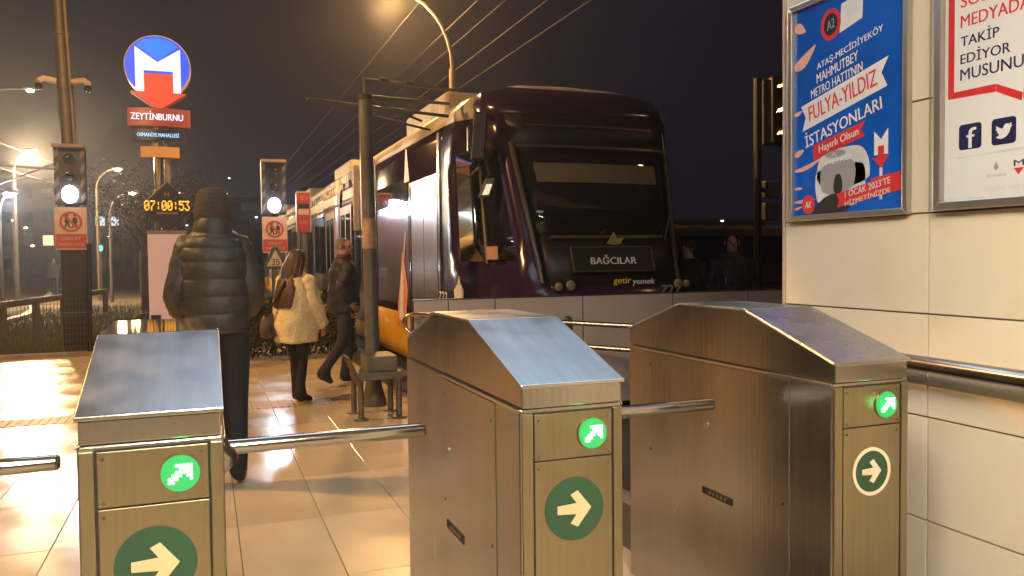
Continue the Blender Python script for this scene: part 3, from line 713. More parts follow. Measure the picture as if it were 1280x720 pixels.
def cabpart(name, m_, test, push=0.):
    mb = MB(); idx = {}
    for i in range(len(zl)-1):
        for j in range(len(cols)-1):
            if test(cols[j] if cols[j] >= 0 else cols[j]+1, zl[i], cols[j] >= 0):
                ids = []
                for (c, z) in ((cols[j], zl[i]), (cols[j+1], zl[i]), (cols[j+1], zl[i+1]), (cols[j], zl[i+1])):
                    if (c, z) not in idx: idx[(c, z)] = len(mb.v); mb.v.append(cabpt(c, z))
                    ids.append(idx[(c, z)])
                mb.f.append(tuple(ids)); mb.mi.append(0)
    o = mb.build(name, m_, tram, smooth=True)
    so = o.modifiers.new('t', 'SOLIDIFY'); so.thickness = .02+push; so.offset = 1 if push else -1
    return o
in_ws = lambda c, z, pos: abs(c) < 3 and 1.6 < z < 2.5
in_sw = lambda c, z, pos: abs(c) in (4, 5) and 1.4 < z < 2.5
in_low = lambda c, z, pos: abs(c) < 3 and 1.15 < z < 1.6
in_top = lambda c, z, pos: abs(c) < 3 and 2.5 < z < 2.9
in_roof = lambda c, z, pos: z > 2.9
cabpart('windscreen', M['glass'], in_ws)
for s_ in (-1, 1): cabpart('cab_side_window', M['glass'], lambda c, z, p_: in_sw(c, z, p_) and c*s_ > 0)
cabpart('bonnet_panel', M['tblack'], in_low)
cabpart('header_panel', M['tblack'], in_top)
cabpart('cab_shell', M['purple'], lambda c, z, p_: z < 2.9 and not in_ws(c, z, p_) and not in_sw(c, z, p_) and not in_low(c, z, p_) and not in_top(c, z, p_))
cabpart('cab_roof', M['troof'], lambda c, z, p_: z > 2.9 and (abs(c) >= 5 or z > 3.25))
cabpart('cab_roof_shade', M['purple'], lambda c, z, p_: z > 2.9 and not (abs(c) >= 5 or z > 3.25))  # shadow on the front of the cream roof, painted as dark purple
# sun blind, pillars, ridges
def along(z0, z1, c, n=8, dy=-.012):
    return [Vector(cabpt(c, z0+(z1-z0)*k/n))+Vector((0, dy, 0)) for k in range(n+1)]
for s_ in (-1, 1): MB().tube(along(1.2, 2.62, 3*s_), .028, 8).build('windscreen_pillar', M['pillar'], tram, smooth=True)
def cross(z0, z1, cmax, name, m_, dy=-.006, th=.01):
    mb = MB(); a = [Vector(cabpt(c, z0))+Vector((0, dy, 0)) for c in range(-cmax, cmax+1)]; b = [Vector(cabpt(c, z1))+Vector((0, dy, 0)) for c in range(-cmax, cmax+1)]
    n = len(a); k = Vector((0, th, 0))
    vs = a+b+[v+k for v in a]+[v+k for v in b]; fs = []
    for i in range(n-1): fs += [(i, i+1, n+i+1, n+i), (2*n+i, 3*n+i, 3*n+i+1, 2*n+i+1), (i, 2*n+i, 2*n+i+1, i+1), (n+i, n+i+1, 3*n+i+1, 3*n+i)]
    fs += [(0, n, 3*n, 2*n), (n-1, 3*n-1, 4*n-1, 2*n-1)]
    return mb.add(vs, fs).build(name, m_, tram)
cross(2.21, 2.41, 2, 'sun_blind', M['tblind'])
cross(2.575, 2.60, 3, 'header_ridge', M['pillar'], -.015, .02); cross(2.80, 2.82, 2, 'header_ridge', M['pillar'], -.012, .02)
cross(1.64, 1.67, 2, 'windscreen_sill', M['pillar'], -.012, .02)
fc = frame((TX-.06, 7.045, 1.42), (1, 0, 0), (0, .33, 1))
db = MB().prism([(-.43, -.11), (.43, -.11), (.43, .12), (-.43, .12)], fc, .0, .02).build('destination_sign', M['tblack'], tram)
for pts in ([(-.445, .12), (.445, .12), (.445, .135), (-.445, .135)], [(-.445, -.125), (.445, -.125), (.445, -.111), (-.445, -.111)], [(-.445, -.11), (-.431, -.11), (-.431, .119), (-.445, .119)], [(.431, -.11), (.445, -.11), (.445, .119), (.431, .119)]):
    MB().prism(pts, fc, 0, .03).build('sign_frame', M['pillar'], db)
text('lettering', 'BAĞCILAR', fc, 0.0, .0, .50, .095, mat('sign_dots', (.4, .36, .3), .5, emit=(.55, .48, .36), estr=.16), db, .021, .002, 0, .1, .02)
text('lettering', 'getir', frame((TX+.12, 7.0, 1.21), (1, 0, 0), (0, 0, 1)), -.10, .0, .19, .075, mat('vinyl_yellow_glow', (.75, .50, .03), .4, emit=(.8, .5, .03), estr=.10), tram, .0, .002, 0, .1, .02)  # faint glow put into the yellow print to lift it
text('lettering', 'yemek', frame((TX+.12, 7.0, 1.20), (1, 0, 0), (0, 0, 1)), .14, .0, .25, .075, mat('vinyl_white_glow', (.6, .58, .55), .4, emit=(.6, .55, .5), estr=.10), tram, .0, .002, 0, .1, .02)  # same added glow in the white print
text('lettering', '722', frame((TX+.56, 6.995, 1.115), (1, 0, 0), (0, 0, 1)), 0, 0, .22, .10, M['vcream'], tram, 0, .002, 0, .25, .02)
text('lettering', '722', frame((xs-.014, 8.62, 1.03), (0, -1, 0), (0, 0, 1)), .0, 0, .34, .12, M['vwhite'], tram, 0, .002, 0, .2, .02)
bmb = MB(); bmb.prism([(-.10, 0), (-.02, -.02), (.06, 0), (.10, .06), (.03, .05), (.0, .12), (-.04, .06)], frame((TX+.02, 7.15, 1.58), (1, 0, 0), (0, .33, 1)), .0, .02); bmb.build('emblem', mat('emblem_gilt', (.35, .28, .14), .4, .5), tram)
wf = frame((TX-.98, 7.32, 1.05), (.8, -.6, 0), (0, 0, 1))
shape('figure_print', [(-.07, 0), (.07, 0), (.08, .12), (.03, .18), (.01, .27), (-.02, .18), (-.08, .12)], frame((2.52, 8.17, 1.0), (.35, -.94, 0), (0, 0, 1)), M['vwhite'], tram, 0.02, .03)
for dx, z, r in ((-.63, 1.17, .05), (-.50, 1.18, .06), (.70, 1.17, .06), (.80, 1.17, .045)):
    yy = cabpt(3 if dx > 0 else -3, z)[1]-.10
    h = MB().tube([(TX+dx, yy+.12, z), (TX+dx, yy, z)], r, 16).build('headlight', M['chrome'], tram, smooth=True)
    MB().ell((TX+dx, yy, z), (r*.85, .02, r*.85)).build('headlight_lens', mat('lamp_glass', (.25, .2, .12), .08), h, smooth=True)
MB().tube([cabpt(-3, 1.25), cabpt(0, 1.30)], .01, 6).build('wiper', M['rubber'], tram)
a = Vector(cabpt(2, 1.62))+Vector((0, -.05, 0)); b = Vector(cabpt(3, 2.0))+Vector((0, -.06, 0)); MB().tube([a, b], .012, 6).build('wiper', M['rubber'], tram)
# notice stuck behind the cab window
MB().prism([(-.07, -.06), (.07, -.06), (.07, .07), (-.07, .07)], frame((TX-1.075, 7.66, 1.50), (.55, -.83, 0), (0, 0, 1)), .03, .035).build('notice', mat('pale_red_notice', (.45, .25, .18), .6), tram)
MB().tube([Vector(cabpt(-5, 1.40))+Vector((-.0, -.02, 0)), Vector(cabpt(-5, 2.5))+Vector((0, -.02, 0))], .016, 8).build('window_post', mat('dull_gold', (.25, .17, .07), .4, .5), tram, smooth=True)
# mirrors
mr = thing('tmp', 'x', 'x'); bpy.data.objects.remove(mr)
mi = MB().obox((2.60, 7.72, 2.68), (.07, -.02, 0), (.015, .05, 0), (.02, .0, .24)).build('wing_mirror', M['tblack'], tram, bevel=.02)
for pp_ in ([(2.62, 8.05, 2.50), (2.56, 7.75, 2.55)], [(2.62, 8.05, 2.33), (2.60, 7.72, 2.37)], [(2.62, 7.75, 2.92), (2.8, 8.0, 2.95)]): MB().tube(pp_, .015, 8).build('mirror_arm', M['pillar'], mi, smooth=True)
MB().obox((2.525, 7.80, 2.66), (.028, 0, 0), (0, .03, 0), (0, 0, .13)).build('camera_pod', M['pillar'], mi, bevel=.012)
mi = MB().obox((2.665, 7.70, 2.16), (.05, -.02, 0), (.01, .035, 0), (.04, 0, .10)).build('wing_mirror', M['pillar'], tram, bevel=.015)
MB().tube([(2.66, 7.72, 2.44), (2.70, 7.71, 2.30), (2.65, 7.70, 2.22)], .015, 8).build('mirror_arm', M['tblack'], mi, smooth=True)
MB().obox((2.655, 7.655, 2.14), (.03, -.01, 0), (.002, .006, 0), (.022, 0, .055)).build('mirror_face', M['goldrail'], mi)
for y in (10.5, 13.5, 19.3, 26.5, 34):
    for sx in (-1, 1):
        MB().tube([(TX+sx*.66, y, .30), (TX+sx*.78, y, .30)], .30, 20).build('wheel', M['rubber'], tram, smooth=True)

# ------------------------------------------------------------------ wires over the track
WR = .009
wires = [((3.17, 3, 5.4), (3.17, 60, 5.4)), ((4.0, 3, 5.4), (3.9, 60, 5.4)), ((4.25, 3, 5.25), (4.1, 60, 5.3)), ((4.5, 3, 5.0), (4.4, 60, 5.0)), ((5.1, 3, 5.0), (4.9, 60, 5.1))]
nm = ['nearest the platform', 'second from the platform', 'third from the platform', 'fourth from the platform', 'farthest from the platform']
for (a, b), s_ in zip(wires, nm):
    tag(MB().tube([a, b], WR, 6).build('overhead_wire', M['cable'], org=a), 'thin overhead wire above the tram, '+s_, 'wire', 'overhead tram wires')

# ------------------------------------------------------------------ street lamps
def curve_arm(p0, p1, n=8):
    p0, p1 = Vector(p0), Vector(p1); R = []
    for k in range(n+1):
        a = PI/2*k/n
        R.append(Vector((p0.x+(p1.x-p0.x)*(1-math.cos(a)), p0.y+(p1.y-p0.y)*(1-math.cos(a)), p0.z+(p1.z-p0.z)*math.sin(a))))
    return R
def street_lamp(base, head, label, em, r=.07, watt=0, col=(1, .6, .25), pole_top=None, hs=1., dark=True):
    t = thing('street_lamp', label, 'street lamp', base, 'street lamps')
    bx, by, bz = base; hx, hy, hz = head
    zt = pole_top or hz-.8
    MB().tube([(bx, by, bz), (bx, by, zt)], [r*1.25, r*.9], 12).build('pole', M['mastdark' if dark else 'polebrown'], t, smooth=True)
    MB().tube(curve_arm((bx, by, zt), (hx, hy, hz+.03)), r*.5, 8).build('arm', M['mastdark' if dark else 'polebrown'], t, smooth=True)
    dx = Vector((hx-bx, hy-by, 0)); dx = dx.normalized() if dx.length > .01 else Vector((1, 0, 0)); dy = Vector((-dx.y, dx.x, 0))
    MB().obox((hx, hy, hz+.05*hs), dx*.22*hs, dy*.09*hs, Vector((0, 0, .05*hs))).build('lamp_head', M['polegrey'], t, bevel=.03*hs)
    lm = MB(); lm.ell((hx, hy, hz-.01), (.13*hs, .11*hs, .07*hs), 12, 6); lm.build('bulb', em, t, smooth=True)
    if watt:
        ld = bpy.data.lights.new('lamp_light', 'POINT'); ld.energy = watt; ld.color = col; ld.shadow_soft_size = .15
        lo = bpy.data.objects.new('lamp_light', ld); COL.objects.link(lo); lo.parent = t; lo.location = Vector((hx, hy, hz-.22))-Vector(base)
    return t
street_lamp((4.09, 13.58, -.05), (3.12, 13.97, 6.07), 'curved sodium street lamp glowing above the tram roof', E['warm'], .062, 1300, (1, .52, .17), pole_top=4.75, dark=False)
street_lamp((-8.4, 7.0, -.05), (-4.7, 7.6, 6.6), 'tall sodium street lamp beside the platform, outside the view', E['warm'], .07, 2500, (1, .52, .17))
street_lamp((-6.35, 33.4, -.05), (-5.72, 33, 5.45), 'yellow street lamp low beside the track signal mast', E['warmfar'], .07, 5200, (1, .66, .32))
street_lamp((-8.4, 34.6, -.05), (-5.95, 34.6, 7.9), 'street lamp left of the mast, highest in the dark sky', E['warmfar'], .06)
street_lamp((-4.0, 36, -.05), (-3.22, 36, 5.19), 'street lamp between the mast and the metro sign, upper of two', E['warmnear'], .05, 350, (1, .62, .27), hs=.9)
street_lamp((-3.35, 34, -.05), (-2.57, 34, 4.1), 'street lamp between the mast and the metro sign, lower of two', E['warmnear'], .05, 350, (1, .62, .27), hs=.9)
street_lamp((-6.0, 29.3, -.05), (-5.62, 29.0, 3.62), 'dazzling white street lamp at the far left', E['cool'], .06, 550, (.8, .9, 1), hs=1.3)
for k, (x, y, h, s_) in enumerate(((24., 33.8, 3.2, 'right of the tram, tallest'), (22.6, 33, 2.75, 'right of the tram, just left of the tallest'), (31.5, 37, 3.1, 'beside the dark traffic signal'), (35., 38, 4.0, 'right of the dark traffic signal'))):
    street_lamp((x, y, -.05), (x+.05, y, h), 'distant white lamp '+s_, E['coolfar'], .03, hs=.6, pole_top=h-.2)
for k, (x, y, h, s_) in enumerate(((1.3, 60, 6.2, 'small paired lamp left of the round white signal'), (-1.5, 75, 4.6, 'small lamp low behind the hooded man'), (-.4, 80, 4.4, 'small lamp low beside the tram tail'))):
    street_lamp((x, y, -.05), (x+.1, y, h), 'distant '+s_, E['coolfar'], .04, hs=1.0, pole_top=h-.2)

street_lamp((11.5, 3.2, -.05), (9.2, 4.0, 6.8), 'sodium street lamp beyond the tiled wall, outside the view', E['warm'], .07, 70, (1, .52, .17))
FL = [(-6.2, 70, 6.0, 'w', 'warm one left of the info board, upper of three'), (-7.5, 75, 5.3, 'w', 'warm one beside the thin masts, lowest of three'), (-5.4, 72, 5.3, 'w', 'warm one left of the info board, close to the clock'),
      (-6.1, 60, 3.2, 'c', 'white one low above the grass track'), (-13.2, 60, 6.4, 'w', 'warm one left of the camera mast'), (-12.6, 65, 4.5, 'w', 'warm one in the cluster under the mast sign, topmost'),
      (-12.4, 68, 4.1, 'w', 'warm one in the cluster under the mast sign, rightmost'), (-11.3, 64, 2.7, 'w', 'warm one in the cluster under the mast sign, lowest'), (-2.0, 70, 7.0, 'w', 'warm one just right of the clock'),
      (2.4, 90, 10.2, 'c', 'white one high above the hooded man'), (4.0, 72, 5.2, 'c', 'white one between the hooded man and the second signal')]
for x, y, h, c, lab in FL:
    street_lamp((x, y, -.05), (x+.12, y, h), 'distant lamp, '+lab, E['coolfar' if c == 'c' else 'warmfar'], .03, pole_top=h-.25, hs=.8)
# ------------------------------------------------------------------ metro totem
tx_, ty_ = -.69, 15.3
tot = thing('metro_totem', 'tall metro sign with lit M disc and station name boards', 'metro sign', (tx_, ty_, -.05))
MB().tube([(tx_-.05, ty_, -.05), (tx_-.05, ty_, 4.3)], .055, 12).build('pole', M['goldrail'], tot, smooth=True)
MB().tube([(tx_+.10, ty_+.02, -.05), (tx_+.10, ty_+.02, 4.3)], .045, 12).build('pole', M['polebrown'], tot, smooth=True)
fm = frame((tx_, ty_-.13, 4.80), (1, 0, 0), (0, 0, 1)); rr = .52
def sc(P): return [(a*rr, b*rr) for a, b in P]
disc = MB().prism(circ(0, 0, rr*1.02, 48), fm, -.22, -.003).build('sign_body', mat('sign_rim', (.5, .42, .42), .4), tot)
MB().prism(circ(0, 0, rr*.985, 48), fm, -.002, .008).build('blue_disc', E['blue'], tot)
shape('blue_wedge', sc([(-.62, .68), (0, .20), (.62, .68), (.4, .85), (.0, .93), (-.4, .85)]), fm, E['blue2'], tot, .008, .010)
shape('white_letter', sc([(-.68, .62), (0, .14), (.70, .60), (.70, -.86), (.46, -.86), (.46, -.15), (-.42, -.15), (-.42, -.86), (-.68, -.86)]), fm, E['white'], tot, .010, .016)
shape('red_arrow', sc([(-.42, -.24), (.46, -.24), (.46, -.85), (.86, -.86), (.02, -1.42), (-.84, -.84), (-.42, -.84)]), fm, E['red'], tot, .009, .018)
MB().prism(sc([(.86, -.88), (.02, -1.44), (-.84, -.86)]), fm, -.22, -.004).build('arrow_body', M['signr'], tot)
def curved_board(name, z0, z1, hw, bulge, m_, yoff=-.06):
    n = 12; mb = MB(); rg = []
    for k in range(n+1):
        u = -hw+2*hw*k/n; y = ty_+yoff-bulge*(1-(u/hw)**2)
        rg.append([(tx_+u, y, z0), (tx_+u, y, z1), (tx_+u, y+.12, z1), (tx_+u, y+.12, z0)])
    return mb.rings(rg).build(name, m_, tot)
nb = curved_board('name_board', 3.80, 4.09, .50, .10, E['red2'])
text('lettering', 'ZEYTİNBURNU', FR0((tx_-.03, ty_-.175, 3.955)), 0, 0, .82, .15, E['sign'], nb, .0, .002, 0, 0, .02)
nb = curved_board('name_board', 3.54, 3.73, .42, .08, M['pnavy'])
text('lettering', 'OSMANİYE MAHALLESİ', FR0((tx_-.02, ty_-.155, 3.64)), 0, 0, .66, .085, E['cyan'], nb, .0, .002, 0, 0, .02)
nb = curved_board('name_board', 3.26, 3.44, .31, .04, M['oboard'])

# ------------------------------------------------------------------ diamond clock and info board
cx, cy, cz = -.47, 11.9, 2.20
ck = thing('clock', 'black diamond shaped board with amber digital clock', 'clock', (cx, cy, 0))
MB().tube([(cx-.08, cy+.08, 0), (cx-.08, cy+.08, 2.3)], .04, 12).build('pole', M['goldrail'], ck, smooth=True)
fk = FR0((cx, cy, cz))
MB().prism([(-.345, 0), (0, -.345), (.345, 0), (0, .345)], fk, -.10, 0).build('board', M['black'], ck, bevel=.01)
F57 = {'0': "01110100011001110101110011000101110", '7': "11111000010001000100010000100001000", '5': "11111100001111000001000011000101110", '3': "11111000100010000010000011000101110", ':': "000000010000100000000010000100000000"[:35]}
s_ = "07:00:53"; wch = .072
for i, ch in enumerate(s_):
    mb = MB(); st = .0125
    for r in range(7):
        for c in range(5):
            if F57[ch][r*5+c] == '1':
                u = -.252+i*wch+(c-2)*st; v = .015+(3-r)*.019
                mb.prism([(u-.0062, v-.0085), (u+.0062, v-.0085), (u+.0062, v+.0085), (u-.0062, v+.0085)], fk, .001, .006)
    mb.build('digit', E['amber'], ck)
text('lettering', 'H', fk, 0, .17, .055, .06, mat('dim_letter', (.3, .27, .24), .5), ck, .001, .002)
shape('caption', [(-.13, -.10), (.13, -.10), (.13, -.075), (-.13, -.075)], fk, mat('dim_orange', (.25, .10, .03), .5), ck, .001, .003)
ib = thing('info_board', 'pale pink upright information board below the clock', 'sign board', (-.44, 10.86, 0))
MB().box((-.66, 10.83, .12), (-.22, 10.93, 1.80)).build('panel', M['pinkb'], ib, bevel=.01)
MB().box((-.67, 10.82, 1.80), (-.21, 10.94, 1.84)).build('top_cap', M['polebrown'], ib, bevel=.004)
MB().box((-.645, 10.822, .70), (-.53, 10.829, .80)).build('blue_label', M['pnavy'], ib)
MB().box((-.40, 10.822, .12), (-.385, 10.829, .85)).build('panel_seam', M['polebrown'], ib)
for x in (-.6, -.28): MB().box((x-.03, 10.85, 0), (x+.03, 10.91, .12)).build('leg', M['black'], ib)

# ------------------------------------------------------------------ tram signals
def tram_signal(x, y, zt, zb, label, hood_w, glow=25):
    t = thing('tram_signal', label, 'tram signal', (x, y, -.05), 'tram signals')
    w2 = hood_w/2
    bd = MB().box((x-w2, y-.16, zb), (x+w2, y+.05, zt)).build('signal_head', M['black'], t, bevel=.015)
    hgt = zt-zb
    for s_ in (-1, 1):
        for k in range(4):
            z0 = zb+hgt*(.02+.25*k); 
            fr_ = FR0((x+s_*w2*.84, y-.163, z0)); a = w2*.15
            shape('stripe', [(-a, 0), (a, hgt*.08), (a, hgt*.20), (-a, hgt*.12)], fr_, M['stripe'], bd, 0, .003)
    MB().box((x-w2*1.03, y-.30, zt-.04), (x+w2*1.03, y-.1, zt+.02)).build('hood', M['polebrown'], bd, bevel=.01)
    for k, z in enumerate((zb+hgt*.78, zb+hgt*.50, zb+hgt*.17)):
        lt = MB().tube([(x, y-.16, z), (x, y-.20, z)], w2*.42, 18).build('lens_ring', M['black'], bd, smooth=True)
        MB().ell((x, y-.20, z), (w2*(.38 if k < 2 else .52), .03, w2*(.38 if k < 2 else .62))).build('lens', M['glass'] if k < 2 else E['signal'], t, smooth=True)
    ld = bpy.data.lights.new('signal_glow', 'SPOT'); ld.energy = glow; ld.spot_size = math.radians(130); ld.spot_blend = .4; ld.color = (.75, .87, 1); ld.shadow_soft_size = .14
    lo = bpy.data.objects.new('signal_glow', ld); COL.objects.link(lo); lo.parent = t; lo.location = Vector((x, y-.26, zb+hgt*.16))-Vector((x, y, -.05)); lo.rotation_euler = Vector((.62, -.78, -.02)).to_track_quat('-Z', 'Y').to_euler()
    # prohibition sign below
    fs_ = FR0((x, y-.17, zb-.05)); sw = w2*1.02; sh = .70
    sg = shape('warning_sign', [(-sw, -sh), (sw, -sh), (sw, 0), (-sw, 0)], fs_, M['signw'], t, 0, .02)
    mb = MB(); ring2(mb, fs_, 0, -.24, sw*.56, sw*.72, .021, .024); mb.build('red_ring', M['signr'], sg)
    shape('red_bar', [(-.13, -.13), (-.10, -.10), (.13, -.35), (.10, -.38)], fs_, M['signr'], sg, .025, .027)
    for dx in (-.05, .06):
        mb = MB(); mb.prism(circ(dx, -.135, .022, 10), fs_, .021, .023)
        mb.prism([(dx-.03, -.17), (dx+.03, -.17), (dx+.045, -.26), (dx+.02, -.255), (dx+.05, -.345), (dx+.02, -.345), (dx, -.28), (dx-.03, -.345), (dx-.055, -.345), (dx-.02, -.25), (dx-.045, -.255)], fs_, .021, .023)
        mb.build('walking_figure', M['black'], sg)
    shape('red_panel', [(-sw*.96, -sh*.97), (sw*.96, -sh*.97), (sw*.96, -.44), (-sw*.96, -.44)], fs_, M['signr'], sg, .021, .023)
    text('lettering', 'DİKKAT', fs_, 0, -.505, sw*1.2, .075, M['signw'], sg, .024, .002); text('lettering', 'TRAMVAY GEÇER', fs_, 0, -.615, sw*1.6, .06, M['signw'], sg, .024, .002)
    return t
sx_, sy_ = -2.06, 15.2
t = tram_signal(sx_, sy_, 3.38, 2.42, 'tram signal on the tall camera mast, black cabinet below its sign', .46)
MB().box((sx_-.17, sy_-.14, -.05), (sx_+.22, sy_+.2, 1.70)).build('cabinet', M['black'], t, bevel=.02)
MB().box((sx_-.16, sy_-.148, .62), (sx_+.21, sy_-.141, .64)).build('cabinet_seam', M['polebrown'], t)
ms = thing('camera_mast', 'tall brown mast carrying security cameras above the left tram signal', 'mast', (sx_, sy_+.2, -.05))
lean = lambda z: sx_-.02-(z-3.0)*.035
MB().tube([(lean(2.2), sy_+.15, -.05), (lean(3.2), sy_+.15, 3.2), (lean(8.5), sy_+.15, 8.5)], [.115, .115, .10], 16).build('shaft', M['mastdark'], ms, smooth=True)
for z in (5.25, 4.35): MB().tube([(lean(z), sy_+.15, z), (lean(z), sy_+.15, z+.05)], .128, 16).build('collar', M['mastdark'], ms, smooth=True)
MB().tube([(lean(3)+.085, sy_+.05, 3.3), (lean(8.5)+.075, sy_+.06, 8.5)], .018, 8).build('conduit', M['polebrown'], ms, smooth=True)
for s_ in (-1, 1):
    q = lean(4.45)
    MB().tube([(q+s_*.12, sy_+.1, 4.48), (q+s_*.30, sy_+.05, 4.50), (q+s_*.37, sy_+.0, 4.44)], .05, 10).build('camera_arm', M['cctv'], ms, smooth=True)
    MB().ell((q+s_*.36, sy_, 4.36), (.06, .06, .06), 12, 8).build('dome_camera', M['glass'], ms, smooth=True)
q = lean(6.3)
MB().box((q-.62, sy_-.12, 6.16), (q-.14, sy_+.12, 6.40)).build('camera_box', M['cctv'], ms, bevel=.02)
MB().ell((q-.48, sy_, 6.13), (.09, .09, .09), 12, 8).build('dome_camera', M['glass'], ms, smooth=True)
sx2, sy2 = 1.28, 16.6
t = tram_signal(sx2, sy2, 3.40, 2.36, 'tram signal right of the hooded man, blue white light lit', .46, 95)
MB().tube([(sx2, sy2+.08, -.05), (sx2, sy2+.08, 3.3)], .06, 12).build('post', M['polegrey'], t, smooth=True)
# triangular 35 sign
ts = thing('speed_sign', 'small triangular sign reading 35 on a green board', 'sign', (1.24, 16.0, -.05))
f5 = FR0((1.24, 15.9, 1.50))
bd = MB().prism([(-.22, -.20), (.22, -.20), (.05, .22), (-.05, .22)], f5, -.02, 0).build('board', M['signg'], ts, bevel=.006)
shape('triangle', [(-.155, -.15), (.155, -.15), (0, .16)], f5, M['signw'], ts, .001, .006)
text('lettering', '35', f5, 0, -.07, .14, .12, M['black'], ts, .006, .002, 0, 0, .02)
MB().tube([(1.24, 15.95, -.05), (1.24, 15.95, 1.5)], .03, 8).build('post', M['polegrey'], ts, smooth=True)
# red stop flag
st_ = thing('stop_sign_board', 'narrow red and white stop board beside the tram', 'stop sign', (1.70, 15.3, -.05))
f6 = FR0((1.70, 15.2, 2.33))
MB().prism([(-.12, -.36), (.12, -.36), (.12, .36), (-.12, .36)], f6, -.06, 0).build('board', M['signr'], st_, bevel=.01)
for z0, z1, c in ((-.30, -.06, 'signr'), (-.04, .06, 'signw'), (.08, .16, 'pnavy'), (.20, .32, 'signr')):
    shape('board_band', [(-.095, z0), (.095, z0), (.095, z1), (-.095, z1)], f6, M[c], st_, .001, .004)
text('lettering', 'T1', f6, 0, .26, .12, .06, M['signw'], st_, .005, .002); text('lettering', 'DUR', f6, 0, -.18, .14, .06, M['signw'], st_, .005, .002)
MB().prism([(-.12, .365), (.12, .365), (.12, .385), (-.12, .385)], f6, -.06, .004).build('frame_top', M['signw'], st_)
for s_ in (-1, 1): MB().prism([(s_*.125-.008, -.36), (s_*.125+.008, -.36), (s_*.125+.008, .36), (s_*.125-.008, .36)], f6, -.06, .006).build('frame_side', M['signw'], st_)
MB().tube([(1.70, 15.26, -.05), (1.70, 15.26, 2.0)], .05, 10).build('post', M['polegrey'], st_, smooth=True)

# ------------------------------------------------------------------ wire fence at the platform edge, hedge, guard rail on the grass
wf_ = thing('wire_fence', 'low wire mesh fence with dark posts at the platform end', 'fence', (-3.5, 14.1, 0))
mb = MB()
for k in range(130): 
    x = -8.2+k*.05; mb.tube([(x, 14.1, .02), (x, 14.1, .92)], .0035, 4, cap=False)
for k in range(10): mb.tube([(-8.2, 14.106, .06+k*.095), (-1.72, 14.106, .06+k*.095)], .003, 4, cap=False)
o = mb.build('wire_mesh', M['wire'], wf_); o['kind'] = 'stuff'
for x, z in ((-8.2, .95), (-6.1, .95), (-4.0, .95), (-1.72, 1.75)): MB().tube([(x, 14.08, 0), (x+(.03 if x > -2 else 0), 14.08, z)], .035, 10).build('fence_post', M['black'], wf_, smooth=True)
MB().box((-8.3, 14.02, -.05), (-1.6, 14.18, .07)).build('base_kerb', M['conc'], wf_, bevel=.01)
gl_ = thing('field_rail', 'long low wooden rail fence along the grass', 'fence', (-3.5, 18, -.05))
pa, pb = Vector((-4.6, 15.8, 0)), Vector((-2.9, 27.5, 0))
for k in range(7):
    q = pa+(pb-pa)*(k/6); MB().box((q.x-.07, q.y-.07, -.05), (q.x+.07, q.y+.07, .62)).build('post', M['wood'], gl_, bevel=.01)
for z in (.50,): MB().obox((pa+pb)/2+Vector((0, 0, z+.08)), (pb-pa)/2*1.03, Vector((.05, 0, 0)), Vector((0, 0, .07))).build('rail', M['wood'], gl_, bevel=.01)
def leaves(mb, n, fn, s0, s1, mi=0, flat=.5):
    for _ in range(n):
        p = Vector(fn()); a = Vector((rnd(-1, 1), rnd(-1, 1), rnd(-1, 1))).normalized(); b = a.cross(Vector((rnd(-1, 1), rnd(-1, 1), rnd(-1, 1)))).normalized()
        s = rnd(s0, s1); mb.add([p-a*s, p+b*s*flat, p+a*s, p-b*s*flat], [(0, 1, 2), (0, 2, 3)], mi)
def hedge(x0, x1, y0, y1, h, label):
    t = thing('hedge', label, 'hedge', ((x0+x1)/2, (y0+y1)/2, 0))
    ph = [rnd(0, 6) for _ in range(6)]
    def fn():
        x, y = rnd(x0, x1), rnd(y0, y1); top = h*(.92+.10*math.sin(x*5+ph[0])+.06*math.sin(x*13+ph[1]))
        s = random.random()
        if s < .45: return (x, y0+rnd(-.05, .12)+.05*math.sin(x*9), rnd(.03, top))
        if s < .8: return (x, y, top-abs(rnd(0, .18)))
        return (x, y, rnd(.05, top))
    mb = MB(); leaves(mb, 7000, fn, .022, .045); mb.build('foliage', M['leaf'], t)
    mb = MB()
    for k in range(26):
        x, y = rnd(x0+.05, x1-.05), rnd(y0+.15, y1-.1); mb.tube([(x, y, 0), (x+rnd(-.1, .1), y, h*.5), (x+rnd(-.2, .2), y+rnd(-.1, .1), h*.9)], [.015, .01, .004], 5)
    mb.build('stems', M['bark'], t)
hedge(.35, 2.15, 12.45, 13.3, .98, 'clipped green hedge behind the woman and the walking man')
hedge(-1.45, -.05, 14.3, 15.0, .55, 'low dry shrub bed beside the pink information board')
# grass
mb = MB()
for _ in range(26000):
    y = 14.3+(random.random()**1.6)*16; x = rnd(-1.3, .30)*(y-6)*.42-.3
    if x > 1.9: continue
    if -5.0 > x + (y-19)*.05 and y > 19: continue
    h = rnd(.05, .20); a = rnd(0, 2*PI); d = Vector((math.cos(a), math.sin(a), 0))*.010; l = Vector((rnd(-.06, .06), rnd(-.06, .06), h))
    p = Vector((x, y, -.05)); mb.add([p-d, p+d, p+l], [(0, 1, 2)])
o = mb.build('grass', M['grass'], kind='stuff')
